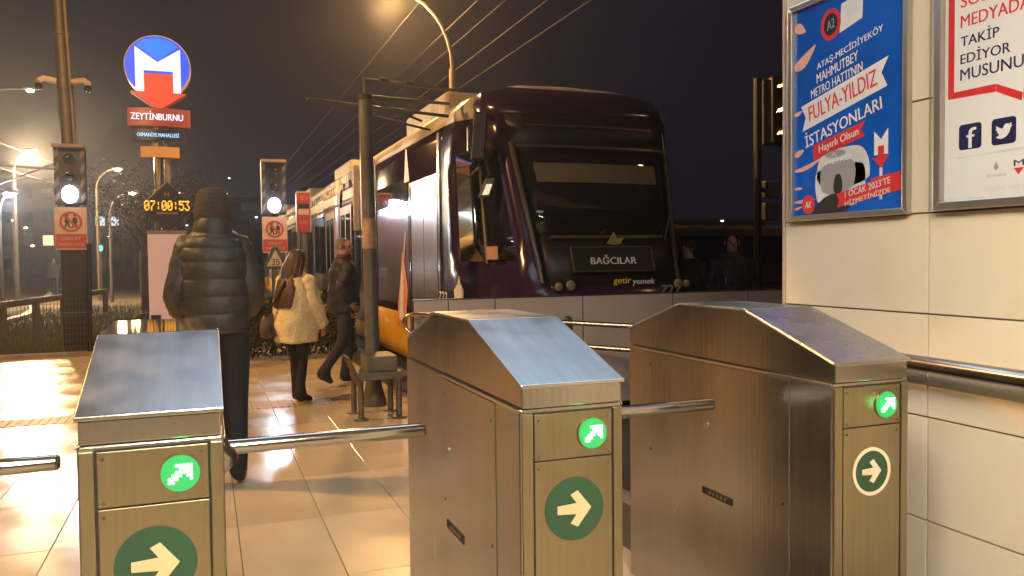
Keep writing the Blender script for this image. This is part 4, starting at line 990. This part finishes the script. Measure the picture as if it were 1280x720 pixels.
# curved pale kerb of the path
pts = [(-4.6, 20.5), (-4.75, 23), (-4.7, 25.5), (-5.0, 28.5), (-5.7, 32), (-6.0, 36), (-6.6, 41), (-7.6, 48), (-7.6, 55)]
mb = MB()
for (a, b), (c, d) in zip(pts[:-1], pts[1:]):
    n_ = Vector((d-b, -(c-a), 0)).normalized()*.10
    A_, B_ = Vector((a, b, -.04)), Vector((c, d, -.04)); u = Vector((0, 0, .10))
    mb.add([A_-n_, A_+n_, B_+n_, B_-n_, A_-n_+u, A_+n_+u, B_+n_+u, B_-n_+u], [(4, 5, 6, 7), (0, 1, 5, 4), (1, 2, 6, 5), (2, 3, 7, 6), (3, 0, 4, 7)])
struct(mb, 'path_kerb', M['kerb'])

# ------------------------------------------------------------------ trees
def tree(x, y, h, r, label, m_, nleaf=1800, ls=.09, trunk=.12):
    t = thing('tree', label, 'tree', (x, y, -.05), 'trees beyond the platform')
    mb = MB(); mb.tube([(x, y, -.05), (x+rnd(-.1, .1), y, h*.35), (x+rnd(-.2, .2), y, h*.7)], [trunk, trunk*.75, trunk*.35], 8); tips = []
    for k in range(9):
        a = rnd(0, 2*PI); z0 = h*rnd(.3, .6); q = Vector((x, y, z0)); e = Vector((x+math.cos(a)*r*rnd(.5, .95), y+math.sin(a)*r*rnd(.5, .95), z0+h*rnd(.12, .38)))
        mid = (q+e)/2+Vector((0, 0, h*.05)); mb.tube([q, mid, e], [trunk*.4, trunk*.25, trunk*.08], 5); tips += [e, mid, (mid+e)/2]
        for _ in range(2):
            e2 = e+Vector((rnd(-1, 1), rnd(-1, 1), rnd(-.2, 1)))*r*.4; mb.tube([mid, e2], [trunk*.18, .01], 4); tips.append(e2)
    mb.build('trunk', M['bark'], t, smooth=True)
    mb = MB()
    def fn():
        c = random.choice(tips); s = r*.30
        return (c.x+random.gauss(0, s), c.y+random.gauss(0, s), max(h*.25, c.z+random.gauss(0, s*.8)))
    leaves(mb, nleaf, fn, ls*.6, ls*1.3); mb.build('crown', m_, t)
tree(-1.75, 27, 4.4, 1.35, 'bare brown tree left of the pink information board', M['leafb'], 3200, .042)
tree(-2.6, 58, 5.6, 2.2, 'dark thin tree right of the camera mast', M['leafd'], 5000, .05, .14)

# ------------------------------------------------------------------ far buildings
def building(x0, x1, y, h, label, lit, cols=7, dep=10):
    t = thing('building', label, 'building', ((x0+x1)/2, y, -.05), 'distant buildings')
    MB().box((x0, y, -.05), (x1, y+dep, h)).build('wall', M['facade'], t)
    MB().box((x0-.3, y-.3, h), (x1+.3, y+dep+.3, h+.4)).build('roof', M['conc'], t)
    nr = int(h/3)
    for r in range(nr):
        for c in range(cols):
            xx = x0+(x1-x0)*(c+.5)/cols; zz = 1.4+r*3; q = random.random()
            o = MB().box((xx-.6, y-.06, zz-.6), (xx+.6, y+.02, zz+.7)).build('window', E['win'] if q < lit*.7 else (E['winc'] if q < lit else M['glass']), t)
building(-34, -18, 120, 12, 'distant dark apartment block at the far left', .12)
building(-15, -4, 130, 10, 'distant dark apartment block behind the camera mast', .14, 6)
building(-2, 9, 140, 12, 'distant dark apartment block behind the hooded man', .10, 6)
building(40, 75, 95, 6.2, 'long low dark building right of the tram', .05, 10)

# ------------------------------------------------------------------ catenary masts on the left line
def mast(x, y, h, label, side=1):
    t = thing('catenary_mast', label, 'mast', (x, y, -.05), 'catenary masts along the left line')
    MB().tube([(x, y, -.05), (x, y, h)], [.11, .08], 10).build('shaft', M['polebrown'], t, smooth=True)
    MB().tube([(x, y, h-.35), (x+side*2.6, y, h-.45)], .035, 6).build('bracket_arm', M['polegrey'], t, smooth=True)
    MB().tube([(x, y, h-1.1), (x+side*2.3, y, h-.1)], .03, 6).build('bracket_arm', M['polegrey'], t, smooth=True)
mast(-6.15, 28, 4.75, 'catenary mast at the left edge beside the white lamp'); mast(-5.2, 47, 5.6, 'slim catenary mast just right of the camera mast', -1)
mast(-4.6, 62, 6.4, 'thin catenary mast left of the bare brown tree', -1); mast(-9.0, 66, 6.2, 'faint catenary mast left of the walking figure', 1)
for k, (z, s_) in enumerate(((5.2, 'upper'), (4.4, 'lower'))):
    tag(MB().tube([(-9.5, 20, z+.9), (-6.0, 28, z), (-5.2, 47, z+.6)], .018, 5).build('overhead_wire', M['cable'], org=(-6, 28, z)), s_+' thin wire on the left line masts', 'wire', 'overhead wires on the left')
# coloured signals among the far masts
for x, y, z, e, lab in ((-9.4, 45, 1.75, 'tl', 'small red lamp on a thin post left of the walking figure'), (-5.05, 46.5, 2.2, 'gl', 'small green lamp on a thin post right of the camera mast')):
    t = thing('signal_lamp', lab, 'signal', (x, y, -.05), 'small coloured signals')
    MB().tube([(x, y, -.05), (x, y, z)], .04, 6).build('post', M['polebrown'], t)
    MB().box((x-.12, y-.08, z-.2), (x+.12, y+.08, z+.25)).build('housing', M['black'], t); MB().ell((x, y-.1, z), (.10, .04, .14)).build('lamp', E[e], t, smooth=True)
kp = thing('kiosk', 'yellow lit kiosk corner at the left edge of the view', 'kiosk', (-7.6, 33, -.05))
MB().box((-8.9, 33, -.05), (-7.36, 35, 4.6)).build('wall', mat('kiosk_yellow', (.6, .40, .12), .6, emit=(1, .6, .18), estr=.35), kp)
MB().box((-9.0, 32.9, 4.6), (-7.30, 35.1, 4.75)).build('roof', M['black'], kp); MB().box((-8.5, 32.97, 1), (-7.55, 32.995, 2.4)).build('window', M['glass'], kp)

# ------------------------------------------------------------------ right background: traffic signal, van
rx, ry = 7.07, 9.13
tl = thing('traffic_signal', 'dark traffic signal post beside the end of the tiled wall', 'traffic signal', (rx, ry, -.05))
MB().tube([(rx, ry, -.05), (rx, ry, 3.85)], .055, 12).build('post', M['black'], tl, smooth=True)
hd = MB().box((rx+.08, ry-.22, 2.95), (rx+.42, ry+.02, 3.85)).build('signal_head', M['black'], tl, bevel=.02)
for z in (3.68, 3.36, 3.06):
    n = 10; rg = [[(rx+.25+.13*math.cos(a), ry-.22-dd, z+.13*math.sin(a)) for a in [PI*k/n for k in range(n+1)]]+[(rx+.25+.12*math.cos(a), ry-.22-dd, z+.12*math.sin(a)) for a in [PI*k/n for k in range(n, -1, -1)]] for dd in (0, .2)]
    MB().rings(rg).build('visor', M['goldrail'], hd); MB().ell((rx+.25, ry-.225, z), (.105, .02, .105)).build('lens', M['glass'], hd, smooth=True)  # gold lamplight on the visors put into their metal colour
for z in (2.35, 2.05): MB().box((rx+.10, ry-.1, z-.12), (rx+.30, ry+.06, z+.12)).build('push_box', M['polegrey'], tl, bevel=.02)
MB().tube([(rx+.04, ry, 2.35), (rx+.15, ry, 2.35)], .03, 8).build('bracket', M['black'], tl, smooth=True)
vx, vy = 9.3, 13.6
vn = thing('van', 'dim parked van with dark blue windows behind the bald man', 'van', (vx, vy, -.05))
side = [(-2.4, .35), (-2.4, 1.25), (-2.05, 1.95), (-1.7, 2.05), (2.3, 2.05), (2.4, 1.9), (2.4, .35)]
fv = frame((vx, vy, 0), (1, 0, 0), (0, 0, 1))
MB().prism(side, fv, -1.8, 0).build('body', M['van'], vn, bevel=.06)
for a, b in ((-1.75, -.75), (-.65, .75), (.85, 2.15)): MB().prism([(a, 1.28), (b, 1.28), (b, 1.85), (a+.05, 1.85)], fv, .001, .012).build('window', M['vanglass'], vn)
for a in (-1.6, 1.5):
    wl = MB().tube([(vx+a, vy-.04, .30), (vx+a, vy+.2, .30)], .33, 20).build('wheel', M['rubber'], vn, smooth=True); MB().tube([(vx+a, vy-.05, .30), (vx+a, vy-.03, .30)], .18, 16).build('rim', M['polegrey'], wl, smooth=True)
for z in (.85,): MB().prism([(-2.3, z), (2.3, z), (2.3, z+.05), (-2.3, z+.05)], fv, .001, .015).build('side_trim', M['black'], vn)

# ------------------------------------------------------------------ people
def skin_mesh(name, J, Ed, Rad):
    keys = list(J); ix = {k: i for i, k in enumerate(keys)}
    me = bpy.data.meshes.new(name); me.from_pydata([J[k] for k in keys], [(ix[a], ix[b]) for a, b in Ed], [])
    o = bpy.data.objects.new(name, me); COL.objects.link(o)
    o.modifiers.new('skin', 'SKIN'); 
    for i, k in enumerate(keys):
        r = Rad[k]; r = r if isinstance(r, tuple) else (r, r)
        d = me.skin_vertices[0].data[i]; d.radius = r; d.use_root = (k == 'pelvis')
    s = o.modifiers.new('sub', 'SUBSURF'); s.levels = 2; s.render_levels = 2
    dg = bpy.context.evaluated_depsgraph_get(); dg.update()
    me2 = bpy.data.meshes.new_from_object(o.evaluated_get(dg)); bpy.data.objects.remove(o); bpy.data.meshes.remove(me)
    me2.name = name; return me2
def seg_d(p, a, b):
    ab = b-a; t = max(0, min(1, (p-a).dot(ab)/max(ab.length_squared, 1e-9))); return (p-(a+ab*t)).length
def person(loc, head, H, label, pose, cloth, bulk=1., fingers=True, face=True, lw=1.):
    """pose overrides joints (x right, y forward, z up for a 1.75 m body); cloth: dict of materials"""
    t = thing('person', label, 'person', loc)
    J = dict(pelvis=(0, 0, .98), spine=(0, 0, 1.16), chest=(0, 0, 1.34), neck=(0, 0, 1.50), jaw=(0, .025, 1.575), face=(0, .02, 1.655), crown=(0, .0, 1.735), nose=(0, .128, 1.632))
    for s, n in ((-1, 'L'), (1, 'R')):
        J.update({'hip'+n: (s*.095, 0, .93), 'knee'+n: (s*.10, .02, .50), 'ankle'+n: (s*.10, -.01, .09), 'heel'+n: (s*.10, -.045, .04), 'toe'+n: (s*.115, .165, .032),
                  'sh'+n: (s*.185, 0, 1.43), 'elb'+n: (s*.25, -.03, 1.15), 'wr'+n: (s*.25, .07, .91), 'palm'+n: (s*.245, .10, .84)})
    for k, v in pose.items(): J[k] = v
    Ed = [('pelvis', 'spine'), ('spine', 'chest'), ('chest', 'neck'), ('neck', 'jaw'), ('jaw', 'face'), ('face', 'crown'), ('face', 'nose')]
    Rad = dict(pelvis=(.155, .12), spine=(.14, .11), chest=(.155, .12), neck=.058, jaw=(.066, .075), face=(.080, .098), crown=(.05, .06), nose=.014)
    for n in 'LR':
        Ed += [('pelvis', 'hip'+n), ('hip'+n, 'knee'+n), ('knee'+n, 'ankle'+n), ('ankle'+n, 'heel'+n), ('ankle'+n, 'toe'+n), ('chest', 'sh'+n), ('sh'+n, 'elb'+n), ('elb'+n, 'wr'+n), ('wr'+n, 'palm'+n)]
        Rad.update({'hip'+n: .104*lw, 'knee'+n: .072*lw, 'ankle'+n: .056*lw, 'heel'+n: .042, 'toe'+n: (.045, .032), 'sh'+n: .066, 'elb'+n: .048, 'wr'+n: .030, 'palm'+n: (.036, .018)})
        if fingers:
            w = Vector(J['wr'+n]); p = Vector(J['palm'+n]); d = (p-w).normalized(); s = -1 if n == 'L' else 1
            fwd = Vector((0, 1, 0)); side = (fwd-d*fwd.dot(d)).normalized(); inw = Vector((-s, 0, 0))
            for k, ln in enumerate((.072, .080, .074, .058)):
                b = p+side*(.030-.02*k)+d*.018; m1 = b+d*ln*.5+inw*.006; e = b+d*ln*.9+inw*.026
                J[f'fa{k}'+n] = tuple(b); J[f'fb{k}'+n] = tuple(m1); J[f'fc{k}'+n] = tuple(e)
                Ed += [('palm'+n, f'fa{k}'+n), (f'fa{k}'+n, f'fb{k}'+n), (f'fb{k}'+n, f'fc{k}'+n)]
                Rad.update({f'fa{k}'+n: .0095, f'fb{k}'+n: .0085, f'fc{k}'+n: .007})
            b = w+d*.03+side*.034; e = b+d*.045+side*.02+inw*.012
            J['tha'+n] = tuple(b); J['thb'+n] = tuple(e); Ed += [('wr'+n, 'tha'+n), ('tha'+n, 'thb'+n)]; Rad.update({'tha'+n: .011, 'thb'+n: .008})
    k_ = H/1.75
    for q in ('pelvis', 'spine', 'chest'): Rad[q] = tuple(a*bulk for a in Rad[q])
    rz = Matrix.Rotation(head, 4, 'Z')
    me = skin_mesh('body', J, Ed, Rad)
    segs = [(a, b) for a, b in Ed]
    mats_ = [M['skin'], cloth['top'], cloth['legs'], cloth['shoes']]
    for mm in mats_: me.materials.append(mm)
    def cls(a, b):
        if 'toe' in a+b or 'heel' in a+b: return 3
        if 'knee' in a+b or 'hip' in a+b: return 2
        if b[:2] in ('sp', 'ch', 'sh', 'el', 'wr') or b == 'neck': return 1
        return 0
    sv = [(Vector(J[a]), Vector(J[b]), cls(a, b)) for a, b in segs]
    for p_ in me.polygons:
        c = p_.center; p_.material_index = min(((seg_d(c, a, b), m_) for a, b, m_ in sv), key=lambda q: q[0])[1]; p_.use_smooth = True
        if p_.material_index == 2 and c.z < .075: p_.material_index = 3
    body = bpy.data.objects.new('body', me); COL.objects.link(body); body.parent = t
    body.matrix_local = rz @ Matrix.Scale(k_, 4)
    J = {k: Vector(v) for k, v in J.items()}
    def add(name, mb, m_, smooth=True, sub=0, fold=0):
        o = mb.build(name, m_, None, smooth=smooth); o.parent = t; o.matrix_local = rz @ Matrix.Scale(k_, 4)
        if fold: sub = 2
        if sub: s = o.modifiers.new('s', 'SUBSURF'); s.levels = sub; s.render_levels = sub
        if fold:
            tx = bpy.data.textures.get('folds') or bpy.data.textures.new('folds', 'CLOUDS'); tx.noise_scale = .11; tx.noise_depth = 3
            d = o.modifiers.new('d', 'DISPLACE'); d.texture = tx; d.strength = fold; d.mid_level = .5; d.texture_coords = 'LOCAL'
        return o
    if face:
        hd = J['face']; o = MB()
        for s in (-1, 1): o.ell((hd.x+s*.032, hd.y+.088, hd.z-.003), (.013, .008, .008), 8, 6)
        add('eyes', o, M['lens']); o = MB()
        o.ell((hd.x, hd.y+.086, hd.z-.066), (.024, .010, .006), 8, 5); add('mouth', o, mat('lips', (.30, .12, .10), .5))
        o = MB()
        for s in (-1, 1): o.ell((hd.x+s*.083, hd.y-.005, hd.z-.012), (.010, .020, .032), 8, 6)
        add('ears', o, M['skin'])
    return t, J, add
def ringe(c, rx, ry, n=26, rot=0., ph=0., wob=0.):
    c = Vector(c); P = []
    for k in range(n):
        a = 2*PI*k/n; w = 1+wob*math.sin(3*a+ph)+wob*.6*math.sin(7*a+2*ph)
        x, y = rx*w*math.cos(a), ry*w*math.sin(a); P.append(c+Vector((x*math.cos(rot)-y*math.sin(rot), x*math.sin(rot)+y*math.cos(rot), 0)))
    return P
def sleeve(mb, a, e, w, r0, r1, r2, puff=0., n=14):
    pts = []; rs = []
    N = 16
    for k in range(N+1):
        t_ = k/N
        p_ = a+(e-a)*(t_*2) if t_ < .5 else e+(w-e)*(t_*2-1)
        if .35 < t_ < .65:
            q = (t_-.35)/.3; s0 = a+(e-a)*.7; s1 = e+(w-e)*.3; p_ = s0*(1-q)**2+e*2*q*(1-q)+s1*q*q
        r = r0+(r1-r0)*t_*2 if t_ < .5 else r1+(r2-r1)*(t_*2-1)
        pts.append(p_); rs.append(r*(1+puff*(1 if k % 2 else -1)+rnd(-.02, .02)))
    ax = (pts[0]-pts[2]).normalized()
    pts = [pts[0]+ax*.062, pts[0]+ax*.045, pts[0]+ax*.02]+pts; rs = [.02, r0*.62, r0*.88]+rs
    mb.tube(pts, rs, n)
cl = dict(top=M['olive'], legs=M['bcloth'], shoes=M['leather'])
# hooded man seen from behind
pz = {'wrL': (-.20, .20, 1.02), 'palmL': (-.15, .24, 1.0), 'wrR': (.20, .20, 1.02), 'palmR': (.15, .24, 1.0), 'elbL': (-.222, -.03, 1.14), 'elbR': (.222, -.03, 1.14), 'shL': (-.165, 0, 1.42), 'shR': (.165, 0, 1.42),
      'kneeL': (-.11, .03, .50), 'ankleR': (.10, -.05, .09), 'heelR': (.10, -.085, .04), 'toeR': (.12, .12, .032)}
t, J, add = person((.05, 5.52, 0), 0., 1.92, 'hooded man in an olive puffer jacket seen from behind', pz, cl, 1.1, fingers=False, lw=1.12)
mb = MB(); rg = []
prof_ = [(.90, .185, .15), (.925, .20, .16), (1.02, .205, .17), (1.12, .21, .175), (1.22, .215, .178), (1.32, .218, .175), (1.40, .205, .165), (1.46, .165, .145), (1.51, .11, .11)]
prof_ = [(z, a*.93, b) for z, a, b in prof_]
for (z, a, b), (z2, a2, b2) in zip(prof_[:-1], prof_[1:]):
    for q, f_ in ((0., .945), (.10, .985), (.35, 1.015), (.65, 1.015), (.90, .985)):
        rg.append(ringe((0, -.01, z+(z2-z)*q), (a+(a2-a)*q)*f_, (b+(b2-b)*q)*f_, 30, 0, z*9, .012))
mb.rings(rg)
for s, n in ((-1, 'L'), (1, 'R')): sleeve(mb, J['sh'+n]+Vector((-s*.03, 0, -.015)), J['elb'+n]+Vector((-s*.015, 0, 0)), J['wr'+n]+Vector((0, .0, 0)), .084, .078, .062, .012, 16)
add('jacket', mb, M['olive'], fold=.022)
mb = MB(); rg = []
for z, a, b, dy in ((1.47, .115, .12, -.02), (1.51, .108, .118, -.03), (1.545, .098, .112, -.03), (1.57, .092, .105, -.02)): rg.append(ringe((0, dy, z), a, b, 24, 0, z*20, .02))
mb.rings(rg); add('collar', mb, M['olive'])
mb = MB(); rg = []
for k in range(9):
    a = k/8*PI/2; rg.append(ringe((0, .005, 1.60+.155*math.sin(a)), .100*math.cos(a)**.55+.004, .118*math.cos(a)**.55+.004, 24))
rg = [ringe((0, .0, 1.575), .097, .112, 24)]+rg
mb.rings(rg); add('beanie', mb, M['knit'], sub=1)
mb = MB(); mb.rings([ringe((0, .0, 1.555), .100, .115, 24), ringe((0, .0, 1.57), .105, .121, 24), ringe((0, .0, 1.62), .106, .122, 24), ringe((0, .0, 1.635), .101, .117, 24)]); add('beanie_cuff', mb, M['knit'])
# woman, turned away to the right
cl = dict(top=M['coat'], legs=M['bcloth'], shoes=M['leather'])
pz = {'kneeL': (-.075, .05, .50), 'ankleL': (-.07, .05, .09), 'heelL': (-.07, .01, .04), 'toeL': (-.075, .23, .032), 'kneeR': (.075, .0, .50), 'ankleR': (.07, -.05, .09), 'heelR': (.07, -.09, .04), 'toeR': (.08, .13, .032),
      'elbR': (.24, .02, 1.14), 'wrR': (.22, .17, .90), 'palmR': (.215, .20, .83), 'elbL': (-.23, .03, 1.15), 'wrL': (-.17, .20, 1.0), 'palmL': (-.15, .25, .97), 'jaw': (0, .045, 1.56), 'face': (0, .05, 1.64), 'crown': (0, .03, 1.72), 'nose': (0, .15, 1.61)}
t, J, add = person((.85, 8.42, 0), math.radians(-48), 1.56, 'woman in a cream fleece coat with long brown hair walking right', pz, cl, .92, lw=.90)
mb = MB(); rg = []
for z, a, b, dy in ((.70, .225, .215, -.01), (.71, .245, .235, -.01), (.80, .250, .235, -.01), (.80, .262, .250, -.015), (.95, .258, .240, -.02), (1.10, .245, .222, -.025), (1.25, .235, .20, -.03), (1.36, .225, .18, -.03), (1.44, .185, .15, -.02), (1.49, .12, .115, -.01), (1.52, .085, .09, 0)):
    rg.append(ringe((0, dy, z), a, b, 28, 0, z*7, .025))
mb.rings(rg)
for s, n in ((-1, 'L'), (1, 'R')): sleeve(mb, J['sh'+n]+Vector((-s*.02, 0, -.02)), J['elb'+n], J['wr'+n]+(J['palm'+n]-J['wr'+n])*.35, .10, .098, .088, .01, 16)
add('coat', mb, M['coat'], fold=.045)
mb = MB(); rg = []
for z, a, b, dy in ((1.10, .125, .03, -.225), (1.17, .14, .045, -.215), (1.28, .145, .06, -.185), (1.40, .135, .08, -.125), (1.50, .118, .095, -.055), (1.58, .108, .105, -.01), (1.66, .102, .112, .018), (1.72, .080, .092, .025), (1.755, .035, .04, .025)):
    rg.append(ringe((0, dy, z), a, b, 26, 0, z*11, .035))
mb.rings(rg)
for k in range(110):
    a = rnd(-1.9, 1.9); w0 = rnd(.85, 1.05)
    P_ = []
    for q in range(9):
        f_ = q/8
        z = 1.745-f_*rnd(.60, .66)
        rx = .06+.06*min(1, f_*3)+.02*f_; ry = .07+.05*min(1, f_*3)
        spread = a*(1-.35*f_)
        P_.append((math.sin(spread)*rx*w0*1.05, .02-.02*min(1, f_*3)-math.cos(spread)*ry*w0-.135*max(0, f_-.18)/.82*(1 if abs(a) < 1.6 else .9), z))
    mb.tube(P_, [.004, .011, .012, .012, .012, .011, .010, .008, .003], 6)
add('hair', mb, M['hairb'])
# brown shoulder bag carried by the woman
bx_, by_ = .60, 8.50
bg_ = thing('shoulder_bag', 'brown leather bag hanging behind the woman in cream', 'bag', (.59, 8.36, .70))
mb = MB(); rg = []
for z, a, b in ((.68, .065, .045), (.70, .10, .06), (.77, .112, .066), (.86, .10, .055), (.91, .075, .03), (.92, .06, .02)): rg.append(ringe((.59, 8.40, z), a, b, 18, .5, z*9, .03))
mb.rings(rg); mb.build('pouch', M['bagb'], bg_, smooth=True)
MB().tube([(.54, 8.36, .90), (.64, 8.28, 1.06), (.72, 8.26, 1.22), (.78, 8.36, 1.315)], .012, 6).build('strap', M['leather'], bg_, smooth=True)
MB().tube([(.59, 8.33, .80), (.60, 8.31, .78), (.61, 8.32, .60)], .012, 6).build('tassel', M['leather'], bg_, smooth=True)
# man walking, looking back over his shoulder
cl = dict(top=M['navy'], legs=M['jeans'], shoes=M['leather'])
pz = {'pelvis': (0, .0, .96), 'hipL': (-.095, 0, .92), 'hipR': (.095, 0, .92), 'kneeR': (.10, -.06, .51), 'ankleR': (.10, -.33, .17), 'heelR': (.10, -.385, .14), 'toeR': (.11, -.20, .05), 'kneeL': (-.10, .10, .49), 'ankleL': (-.10, .02, .09), 'heelL': (-.10, -.02, .04), 'toeL': (-.11, .19, .032),
      'elbR': (.27, -.13, 1.17), 'wrR': (.24, -.02, .98), 'palmR': (.22, .04, .94), 'nose': (.108, .085, 1.632), 'jaw': (.015, .02, 1.575)}
t, J, add = person((1.49, 9.42, 0), math.radians(-78), 1.70, 'man with glasses in a dark jacket striding right, looking back', pz, cl, 1.05, face=False)
mb = MB(); rg = []
for z, a, b, dy in ((.86, .195, .165, 0), (.88, .215, .185, 0), (1.0, .225, .185, 0), (1.15, .228, .182, 0), (1.28, .232, .18, 0), (1.38, .222, .165, 0), (1.44, .175, .14, 0), (1.49, .11, .105, 0), (1.54, .085, .09, .005)):
    rg.append(ringe((0, dy, z), a, b, 26, 0, z*8, .025))
mb.rings(rg)
for s, n in ((-1, 'L'), (1, 'R')): sleeve(mb, J['sh'+n]+Vector((-s*.02, 0, -.015)), J['elb'+n], J['wr'+n], .092, .078, .055, .012, 14)
add('jacket', mb, M['navy'], fold=.05)
mb = MB(); mb.rings([ringe((0, .01, 1.50), .092, .095, 20), ringe((.005, .012, 1.56), .085, .088, 20)]); add('collar', mb, M['scarf'])
fdir = Vector((.79, .61, 0)); fsd = Vector((.61, -.79, 0)); hd = J['face']
mb = MB()
for s in (-1, 1):
    c = hd+fdir*.094+fsd*s*.033+Vector((0, 0, -.002)); mb.tube([c+Vector((0, 0, .018)), c+fsd*.024, c-Vector((0, 0, .018)), c-fsd*.024, c+Vector((0, 0, .018))], .004, 6)
    mb.obox(c-fdir*.002, fsd*.022, Vector((0, 0, .016)), fdir*.0015); mb.tube([c+fsd*s*.024, c+fsd*s*.055-fdir*.09], .003, 5)
add('glasses', mb, M['lens'])
mb = MB(); mb.obox(hd+fdir*.088+Vector((0, 0, -.066)), fsd*.022, Vector((0, 0, .005)), fdir*.006); add('mouth', mb, mat('lips', (.3, .12, .1), .5))
mb = MB()
for s in (-1, 1): mb.ell(hd+fsd*s*.084+Vector((0, 0, -.012)), (.016, .014, .03), 8, 6)
add('ears', mb, M['skin'])
mb = MB(); rg = []
for k in range(7):
    a = k/6*PI/2; rg.append(ringe(hd-fdir*.026+Vector((0, 0, -.03+.128*math.sin(a))), .086*math.cos(a)**.5+.004, .094*math.cos(a)**.5+.004, 22, math.radians(-52), k, .02))
mb.rings(rg); add('hair', mb, M['hairg'])
# bald man behind the fence
cl = dict(top=M['bcloth'], legs=M['bcloth'], shoes=M['leather'])
t, J, add = person((5.62, 7.72, 0), math.radians(155), 1.70, 'bald man in a dark jacket standing right of the tram', {}, cl, 1.15)
mb = MB(); rg = []
for z, a, b in ((.84, .22, .18), (1.0, .24, .195), (1.2, .245, .195), (1.36, .238, .175), (1.44, .185, .15), (1.49, .125, .12), (1.55, .095, .10)): rg.append(ringe((0, 0, z), a, b, 22, 0, z*8, .02))
mb.rings(rg)
for s, n in ((-1, 'L'), (1, 'R')): sleeve(mb, J['sh'+n]+Vector((-s*.02, 0, -.015)), J['elb'+n], J['wr'+n], .098, .085, .06, .01)
add('jacket', mb, M['navy'], fold=.05)
mb = MB(); mb.box((.10, .192, 1.16), (.112, .2, 1.24)); add('badge', mb, M['signw'], False)
t, J, add = person((5.72, 8.75, 0), math.radians(110), 1.66, 'person in dark clothes half hidden beside the tram nose', {}, cl, 1.1, fingers=False)
mb = MB(); rg = []
for z, a, b in ((.84, .21, .17), (1.2, .235, .185), (1.36, .228, .165), (1.44, .18, .14), (1.50, .10, .10)): rg.append(ringe((0, 0, z), a, b, 20))
mb.rings(rg); 
for s, n in ((-1, 'L'), (1, 'R')): sleeve(mb, J['sh'+n]+Vector((-s*.02, 0, -.015)), J['elb'+n], J['wr'+n], .09, .08, .055, .01)
add('jacket', mb, M['bcloth'])
mb = MB(); rg = []
for k in range(7):
    a = k/6*PI/2; rg.append(ringe((0, -.006, 1.64+.105*math.sin(a)), .093*math.cos(a)**.6+.004, .112*math.cos(a)**.6+.004, 20))
mb.rings(rg); add('hair', mb, M['bcloth'])
# far walking figure with a torch
cl = dict(top=M['bcloth'], legs=M['bcloth'], shoes=M['leather'])
t, J, add = person((-6.9, 44.5, -.04), math.radians(20), 1.75, 'far dark figure walking along the path with a bright light', {'kneeL': (-.1, .12, .5), 'ankleL': (-.1, .15, .1), 'heelL': (-.1, .11, .05), 'toeL': (-.1, .3, .04), 'ankleR': (.1, -.2, .12), 'heelR': (.1, -.25, .1), 'toeR': (.1, -.05, .04)}, cl, 1.15, fingers=False, face=False)
mb = MB(); mb.rings([ringe((0, 0, z), a, b, 16) for z, a, b in ((.8, .24, .2), (1.1, .25, .2), (1.4, .23, .18), (1.5, .12, .12))]); add('jacket', mb, M['bcloth'])
bk = thing('motorbike_light', 'dazzling white headlamp on a small stand beside the far figure', 'headlamp', (-6.2, 44, -.04))
MB().tube([(-6.2, 44, -.04), (-6.2, 44, .9)], .04, 6).build('stand', M['black'], bk); MB().tube([(-6.2, 43.9, 1.0), (-6.2, 44.15, 1.0)], [.16, .08], 14).build('lamp_shell', M['black'], bk, smooth=True)
MB().ell((-6.2, 43.88, 1.0), (.15, .05, .15)).build('lamp_glass', E['signal'], bk, smooth=True)

# ------------------------------------------------------------------ night haze over the whole place
hz = MB().box((-130, -50, -1.6), (150, 190, 14.5)).build('haze', [], kind='stuff')
hm = bpy.data.materials.new('night_haze'); hm.use_nodes = True; n = hm.node_tree.nodes; n.clear()
ho = n.new('ShaderNodeOutputMaterial'); hv = n.new('ShaderNodeVolumePrincipled'); hv.inputs['Density'].default_value = .0021
hv.inputs['Color'].default_value = (.78, .84, 1, 1); hv.inputs['Anisotropy'].default_value = .8
hm.node_tree.links.new(hv.outputs[0], ho.inputs['Volume']); hz.data.materials.append(hm)
